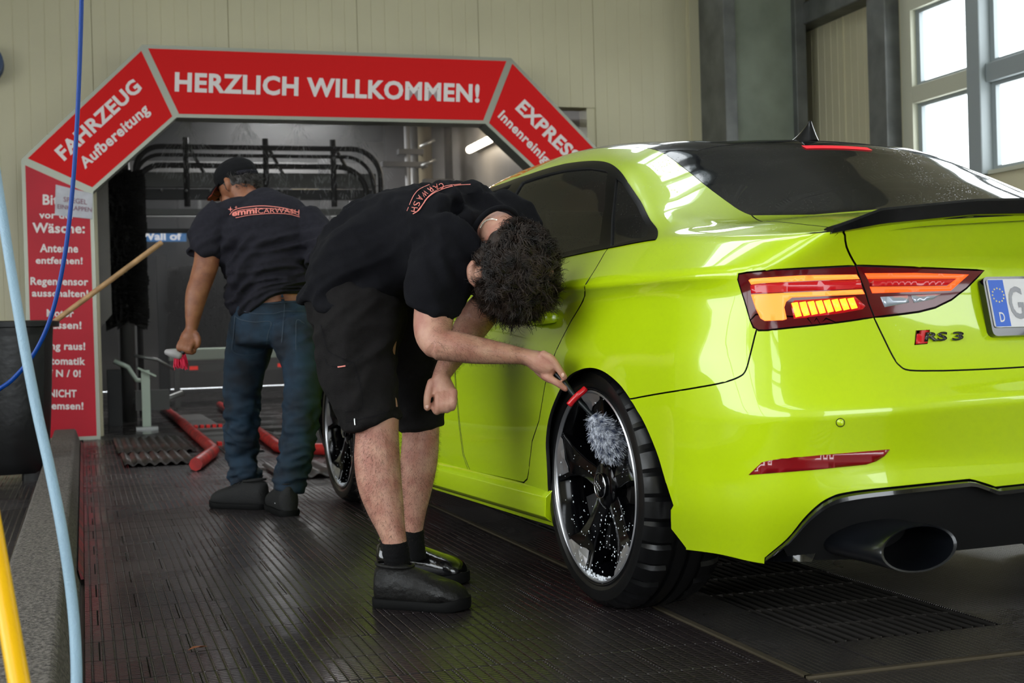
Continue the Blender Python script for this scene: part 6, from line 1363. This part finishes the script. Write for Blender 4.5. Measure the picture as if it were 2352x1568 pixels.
C.loft([(600, 480, 5.82, .06, .075), (548, 492, 5.81, .075, .08), (505, 515, 5.79, .090, .08)], 24, 5, .3); C.loft([(590, 480, 5.82, .06, .075), (645, 496, 5.81, .075, .08), (700, 524, 5.78, .090, .08)], 24, 5, .3)
SH2 = remesh('t_shirt', C.V, C.F, .0085, NAVY2, P2, 6)
def f2(co, no):
    px_ = CX+FPX*((co-CC)@CR)/((co-CC)@CF); py_ = CY-FPX*((co-CC)@CU)/((co-CC)@CF)
    a = folds(co, no, CR+.22*CU, .026, 2.2, 24., 2.); b = folds(co, no, .75*CR+.65*CU, .025, 2.4, 20., 7.)
    w = smoothstep(505, 570, py_); l = smoothstep(640, 540, px_); return (a*(1-.6*l)+b*l)*(.12+.95*w)
displace(SH2, f2)
_c = np.array([v.co[:] for v in SH2.data.vertices]); _z = (_c-CC)@CF; _x = CX+FPX*((_c-CC)@CR)/_z; _y = CY-FPX*((_c-CC)@CU)/_z; _k = 1-.62*smoothstep(550, 660, _x); _ny = np.where(_y > 645, 645+(_y-645)*_k, _y)
SH2.data.vertices.foreach_set('co', (_c+CU*((_y-_ny)*_z/FPX)[:, None]).ravel()); SH2.data.update()     # hem rides up on one side
D = Flesh()
D.loft([(625, 696, 5.79, .168, .126), (626, 740, 5.79, .178, .138), (628, 785, 5.79, .165, .13)], 32, 5, .2)
D.loft([(583, 750, 5.84, .105, .115), (570, 810, 5.87, .098, .105), (560, 860, 5.88, .086, .093), (554, 930, 5.90, .078, .084), (555, 1000, 5.92, .070, .076), (560, 1070, 5.95, .066, .072), (566, 1118, 5.96, .069, .076)], 26, 5, .08)
D.loft([(670, 750, 5.74, .105, .115), (690, 810, 5.70, .096, .105), (697, 860, 5.67, .084, .092), (694, 930, 5.65, .076, .084), (687, 1000, 5.635, .071, .076), (673, 1070, 5.62, .066, .072), (663, 1128, 5.615, .067, .075)], 26, 5, .08)
JE = remesh('jeans', D.V, D.F, .0085, DENM, P2, 4)
def f3(co, no):
    py_ = CY-FPX*((co-CC)@CU)/((co-CC)@CF); w = (.35+.9*smoothstep(880, 960, py_)+.4*smoothstep(1040, 1090, py_))*smoothstep(1128, 1095, py_); return (folds(co, no, CR+.25*CU, .010, 4., 24., 4.)+folds(co, no, CR-.35*CU, .007, 4., 24., 14.))*w
displace(JE, f3)
bj = bvh_of(JE); Z7 = lambda a, b: (380+a/3.135, 360+b/3.135)
for nm, pts, w in (('waist_seam', [(575, 1062), (700, 1058), (850, 1050), (1000, 1040)], .55), ('yoke_seam', [(525, 1100), (640, 1128), (780, 1128), (855, 1112), (1000, 1112)], .55), ('back_seam', [(858, 1055), (850, 1200), (840, 1340)], .6), ('pocket_seam', [(505, 1145), (540, 1170), (640, 1190), (760, 1190), (740, 1270), (712, 1390), (600, 1425), (490, 1400), (495, 1280), (505, 1145)], .6), ('pocket_seam', [(1000, 1200), (945, 1178), (940, 1290), (940, 1390)], .6)):
    strip_on(bj, nm, [Z7(*q) for q in pts], w, STIT, JE, .003)
strip_on(bj, 'belt_loop', [Z7(842, 985), Z7(848, 1060)], 3.4, DENM, JE, .006)
# print on the back
b2 = bvh_of(SH2)
strip_on(b2, 'print_line', [Z7(*q) for q in ((465, 420), (495, 388), (560, 370), (680, 357), (780, 362), (880, 378), (950, 402))], .8, PINKP, SH2, .003); strip_on(b2, 'print_line', [Z7(*q) for q in ((490, 405), (560, 385), (680, 375), (780, 378), (880, 392), (965, 425))], .6, PINKP, SH2, .003); strip_on(b2, 'print_line', [Z7(*q) for q in ((510, 442), (600, 424), (700, 414), (800, 410), (890, 416), (968, 436))], .6, PINKP, SH2, .003)
for s_, x0, x1, yb0, yb1, h_, bo in (('emmi', 484, 662, 434, 410, 40, .03), ('CARWASH', 668, 965, 411, 418, 33, -.004)):
    V, F = fit_text(s_, 1., 1., bo); V, F = refine(V*np.array([x1-x0, h_, 0]), F, 12.); u_ = V[:, 0]/(x1-x0)+.5; xx = x0+u_*(x1-x0); yy = yb0+(yb1-yb0)*u_-h_*.5-V[:, 1]-8*np.sin(u_*math.pi)*(1 if s_ == 'CARWASH' else .3); text_on(b2, 'print_letters', [Z7(a, b) for a, b in zip(xx, yy)], F, PINKP, SH2, .0035)
for (x, y, r_) in ((470, 380, 20), (511, 367, 13)):
    V = [(x+(r_ if j % 2 == 0 else r_*.28)*math.sin(j*math.pi/4), y-(r_ if j % 2 == 0 else r_*.28)*math.cos(j*math.pi/4), 0) for j in range(8)]+[(x, y, 0)]; text_on(b2, 'print_star', [Z7(a, b) for a, b, _ in V], [(j, (j+1) % 8, 8) for j in range(8)], PINKP, SH2, .0035)
# cap, hair, spectacles
CAPM = cloth('cap_black', rgb(18, 18, 20)); CAPR = mat('cap_brim_under', rgb(120, 38, 22), rough=.7)
K_ = Flesh(); K_.ball(h2+k_up*.040, k_f*.104, k_s*.086, k_up*.074); cp = remesh('cap', K_.V, K_.F, .005, CAPM, P2, 2)
V, F = [], []; n = 14
for r_, up0 in ((0., 0.), (.35, .0), (.7, -.006), (1., -.016)):
    for j in range(n): a = -1.15+2.3*j/(n-1); V.append(h2+k_up*(.018+up0-.010*math.cos(a)*r_-.012*abs(a)*r_)+k_f*(.092*math.cos(a)+.078*r_*math.cos(a*.6))+k_s*(.078*math.sin(a)+.004*r_*math.sin(a)))
F = [(i*n+j, i*n+j+1, (i+1)*n+j+1, (i+1)*n+j) for i in range(3) for j in range(n-1)]; o = mk('brim', V, F, CAPM, cp, smooth=True); md = o.modifiers.new('s', 'SOLIDIFY'); md.thickness = .006; md.offset = 1
o = mk('brim_underside', np.array(V)-k_up*.0075, F, CAPR, cp, smooth=True)
mb = MB(); mb.tube([h2+k_up*.022-k_f*(.094*math.cos(a))+k_s*(.082*math.sin(a)) for a in np.linspace(-.9, .9, 12)], .010, 8); mb.build('cap_strap', NAVY2, cp, smooth=True)
K_ = Flesh(); K_.ball(h2-k_f*.014-k_up*.006, k_f*.084, k_s*.079, k_up*.060); hr = remesh('hair', K_.V, K_.F, .006, HAIRG, P2, 2); displace(hr, lambda co, no: vnoise(co, (50, 50, 50), 5.)*.008)
curls(hr, h2-k_f*.018-k_up*.008, k_f*.086, k_s*.080, k_up*.062, 110, 9, rr=(.001, .003), L=(.012, .026), sel=lambda d, p: d[0] < -.15 and d[2] > -.75, m=HAIRG, per=8)
mb = MB(); mb.tube([h2+k_s*.080*s_+k_up*.006-k_f*.005 if False else h2-k_s*.079+k_up*.008+k_f*q for q in (-.01, .03, .07, .088) for s_ in (1,)], .0022, 6); sg = mb.build('spectacles', SBLK, P2, smooth=True)
for s_ in (-1, 1): mb = MB(); c = h2+k_f*.098+k_s*(.034*s_)-k_up*.006; mb.tube([c+k_s*(.026*math.cos(a))+k_up*(.018*math.sin(a)) for a in np.linspace(0, 2*math.pi, 18, endpoint=False)], .002, 6, closed=True); mb.build('lens_frame', SBLK, sg, smooth=True)
K_ = Flesh(); K_.ball(h2+k_f*.060-k_up*.075, k_f*.046, k_s*.052, k_up*.044); bd = remesh('beard', K_.V, K_.F, .005, HAIRG, P2, 2); displace(bd, lambda co, no: vnoise(co, (80, 80, 80), 5.)*.004)
# shoes and socks
for pts in ([(566, 1108, 5.96, .040, .045), (568, 1135, 5.965, .040, .05), (566, 1152, 5.97, .04, .05)], [(660, 1118, 5.62, .040, .045), (655, 1145, 5.62, .040, .05), (652, 1160, 5.62, .04, .05)]): K_ = Flesh(); K_.loft(pts, 18, 4, .05); remesh('sock', K_.V, K_.F, .006, mat('sock_white', rgb(205, 205, 205), rough=.8) if 'sock_white' not in MATS else MATS['sock_white'], P2, 2)
BSH = mat('trainer_black', rgb(17, 17, 17), rough=.75, bump=.3, bscale=250.)
shoe(P2, (.735, 5.85), (-.62, .60), .295, BSH, True, 1.05, 1.05); shoe(P2, (.79, 5.555), (-.08, 1.0), .295, BSH, True, 1.1, 1.08)
# small detail brush in the left hand
DB = empty('detail_brush', ud(430, 800, 5.64)); tag(DB, 'small red bristled hand brush held by the capped worker', 'brush'); ob = np.array(DB.location)
mb = MB(); mb.tube([ud(456, 778, 5.70)-ob, ud(444, 788, 5.665)-ob, ud(425, 805, 5.64)-ob, ud(404, 822, 5.62)-ob], [.012, .014, .013, .010], 12); mb.build('handle', HDL, DB, smooth=True)
mb = MB(); rg = np.random.default_rng(3)
for i in range(150): p = ud(400+26*rg.random(), 812+14*rg.random(), 5.61+.03*rg.random())-ob; d = CR*(.02*rg.random()-.004)-CU*(.025+.02*rg.random()); mb.tube([p, p+d], .0018, 4)
o = mb.build('bristles', mat('bristle_red', rgb(200, 22, 62), rough=.6), DB); o['kind'] = 'stuff'
K_ = Flesh(); K_.loft3([ud(382, 808, 5.62)-ob, ud(398, 812, 5.615)-ob, ud(414, 818, 5.615)-ob], [.012, .018, .014], [.014, .018, .014], 14); mk('brush_head', K_.V, K_.F, mat('brush_head_grey', rgb(150, 146, 146), rough=.4), DB, smooth=True)
# ================================================================== left foreground props
BINM = mat('bin_black', rgb(16, 16, 17), rough=.32, bump=.1, bscale=20); WOOD = mat('stick_wood', rgb(176, 138, 96), rough=.6, var=.3, vscale=14)
BI = empty('waste_tub', (-.42, 7.95, 0)); tag(BI, 'large black plastic tub with rim standing left of the kerb', 'tub')
V, F = [], []; n = 32
for (z, r_) in ((.04, .20), (.10, .225), (.40, .245), (.78, .262), (.83, .264), (.835, .298), (.862, .300), (.868, .285), (.86, .268), (.5, .24), (.15, .21)):
    for k in range(n):
        t = 2*math.pi*k/n; c_, s_ = math.cos(t), math.sin(t); f = 1/max(abs(c_), abs(s_))**.55; V.append((r_*f*c_, r_*f*s_, z))
m_ = 11; F = [(i*n+j, i*n+(j+1) % n, (i+1)*n+(j+1) % n, (i+1)*n+j) for i in range(m_-1) for j in range(n)]+[tuple(range(n))[::-1], tuple(range((m_-1)*n, m_*n))]
fixnormals(mk('body', V, F, BINM, BI, auto=40))
for (x, y) in ((.14, -.12), (-.14, -.12), (.14, .14), (-.14, .14)): mb = MB(); mb.rbox((x, y, .045), (.11, .11, .09), .02); mb.build('foot', BINM, BI, auto=40)
mb = MB(); a = up(112, 748, 1, 7.98); b = up(372, 556, 1, 7.75); d = (b-a)/np.linalg.norm(b-a); mb.tube([a-d*.45, a, b-d*.01, b], [.0155, .0155, .0155, .012], 12); o = mb.build('broom_handle', WOOD, None, smooth=True); tag(o, 'wooden broom stick leaning out of the black tub', 'stick')
def hose(name, pts, r_, m, label, n=10):
    Q = np.array([ud(*p) for p in pts]); q0 = Q[0]; d0 = (Q[0]-Q[1])/np.linalg.norm(Q[0]-Q[1])
    top = [q0+d0*.35+np.array([0, 0, .25]), q0+d0*.5+np.array([0, 0, .9]), np.array([q0[0]+d0[0]*.55, q0[1]+d0[1]*.55, 3.6]), np.array([q0[0]+d0[0]*.55, q0[1]+d0[1]*.55, ZC])]    # on up to the hall ceiling
    P = catmull(np.vstack([np.array(top[::-1]), Q]), 8); mb = MB(); mb.tube(P, r_, n); o = mb.build(name, m, None, smooth=True); tag(o, label, 'hose'); return o
HB = mat('hose_pale_blue', rgb(138, 166, 184), rough=.4, bump=.25, bscale=300); HD = mat('hose_dark_blue', rgb(4, 58, 138), rough=.4, spec=.3); HY = mat('hose_yellow', rgb(232, 178, 0), rough=.35)
_zf = lambda x, y: (x, y)
hose('water_hose', [(-60, 200, 2.9), (-22, 330, 2.8), (2, 470, 2.7), (24, 610, 2.65), (53, 780, 2.55), (84, 940, 2.5), (113, 1070, 2.45), (141, 1210, 2.4), (161, 1340, 2.38), (172, 1450, 2.35), (176, 1568, 2.3), (172, 1700, 2.25), (150, 1770, 2.2), (60, 1800, 2.2), (-120, 1795, 2.22)], .0098, HB, 'thick pale blue water hose hanging in front of the tub', 14)
hose('pressure_hose', [(192, -300, 3.4), (189, -80, 3.4), (184, 120, 3.4), (176, 300, 3.4), (165, 450, 3.4), (148, 590, 3.4), (120, 718, 3.4), (82, 806, 3.4), (32, 868, 3.4), (-10, 900, 3.4), (-80, 960, 3.42), (-160, 1100, 3.45), (-200, 1400, 3.5), (-120, 1560, 3.5)], .0058, HD, 'thin dark blue pressure hose crossing the red arch')
hose('yellow_hose', [(-130, 760, 1.95), (-75, 900, 1.9), (-42, 1080, 1.85), (-10, 1260, 1.8), (18, 1420, 1.75), (44, 1568, 1.7), (70, 1720, 1.66), (80, 1900, 1.62), (60, 2060, 1.62), (-100, 2140, 1.6)], .0135, HY, 'bright yellow hose at the bottom left corner', 14)
LEAF = mat('dead_leaf', rgb(120, 66, 30), rough=.6, var=.3, vscale=60); c = up(452, 1491, 2, .004); V = [(-.02, 0, 0), (-.008, .007, .006), (.01, .006, .002), (.024, .001, .005), (.01, -.005, .008), (-.01, -.006, .004)]
o = mk('dead_leaf', V, [(0, 1, 5), (1, 2, 4, 5), (2, 3, 4)], LEAF); o.location = c; md = o.modifiers.new('s', 'SOLIDIFY'); md.thickness = .0008; tag(o, 'curled brown leaf lying on the mat tiles', 'leaf')
mb = MB(); mb.lathe([(.02, 0), (.035, .01), (.035, .05), (.02, .06)], (0, 0, 0), (0, -1, 0), 16); o = mb.build('wall_sensor', MBLK, None, smooth=True); o.location = up(1622, 270, 1, YW-.03); tag(o, 'small black knob on the wall strip beside the column', 'sensor')

HR = empty('hose_reel', up(-37, 150, 1, YW-.02)); tag(HR, 'dark blue round hose reel on the wall at the picture edge', 'hose reel')
mb = MB(); mb.lathe([(.05, 0), (.15, .01), (.15, .05), (.09, .06), (.09, .12), (.15, .13), (.15, .16), (.03, .17)], (0, 0, 0), (0, -1, 0), 28); fixnormals(mb.build('drum', mat('reel_blue', rgb(40, 62, 96), rough=.4), HR, auto=40)); mb = MB(); mb.tube([(.098*math.cos(a), -.06-.004*a, .098*math.sin(a)) for a in np.linspace(0, 12, 60)], .012, 8); mb.build('wound_hose', mat('reel_hose_red', rgb(150, 30, 26), rough=.5), HR, smooth=True)
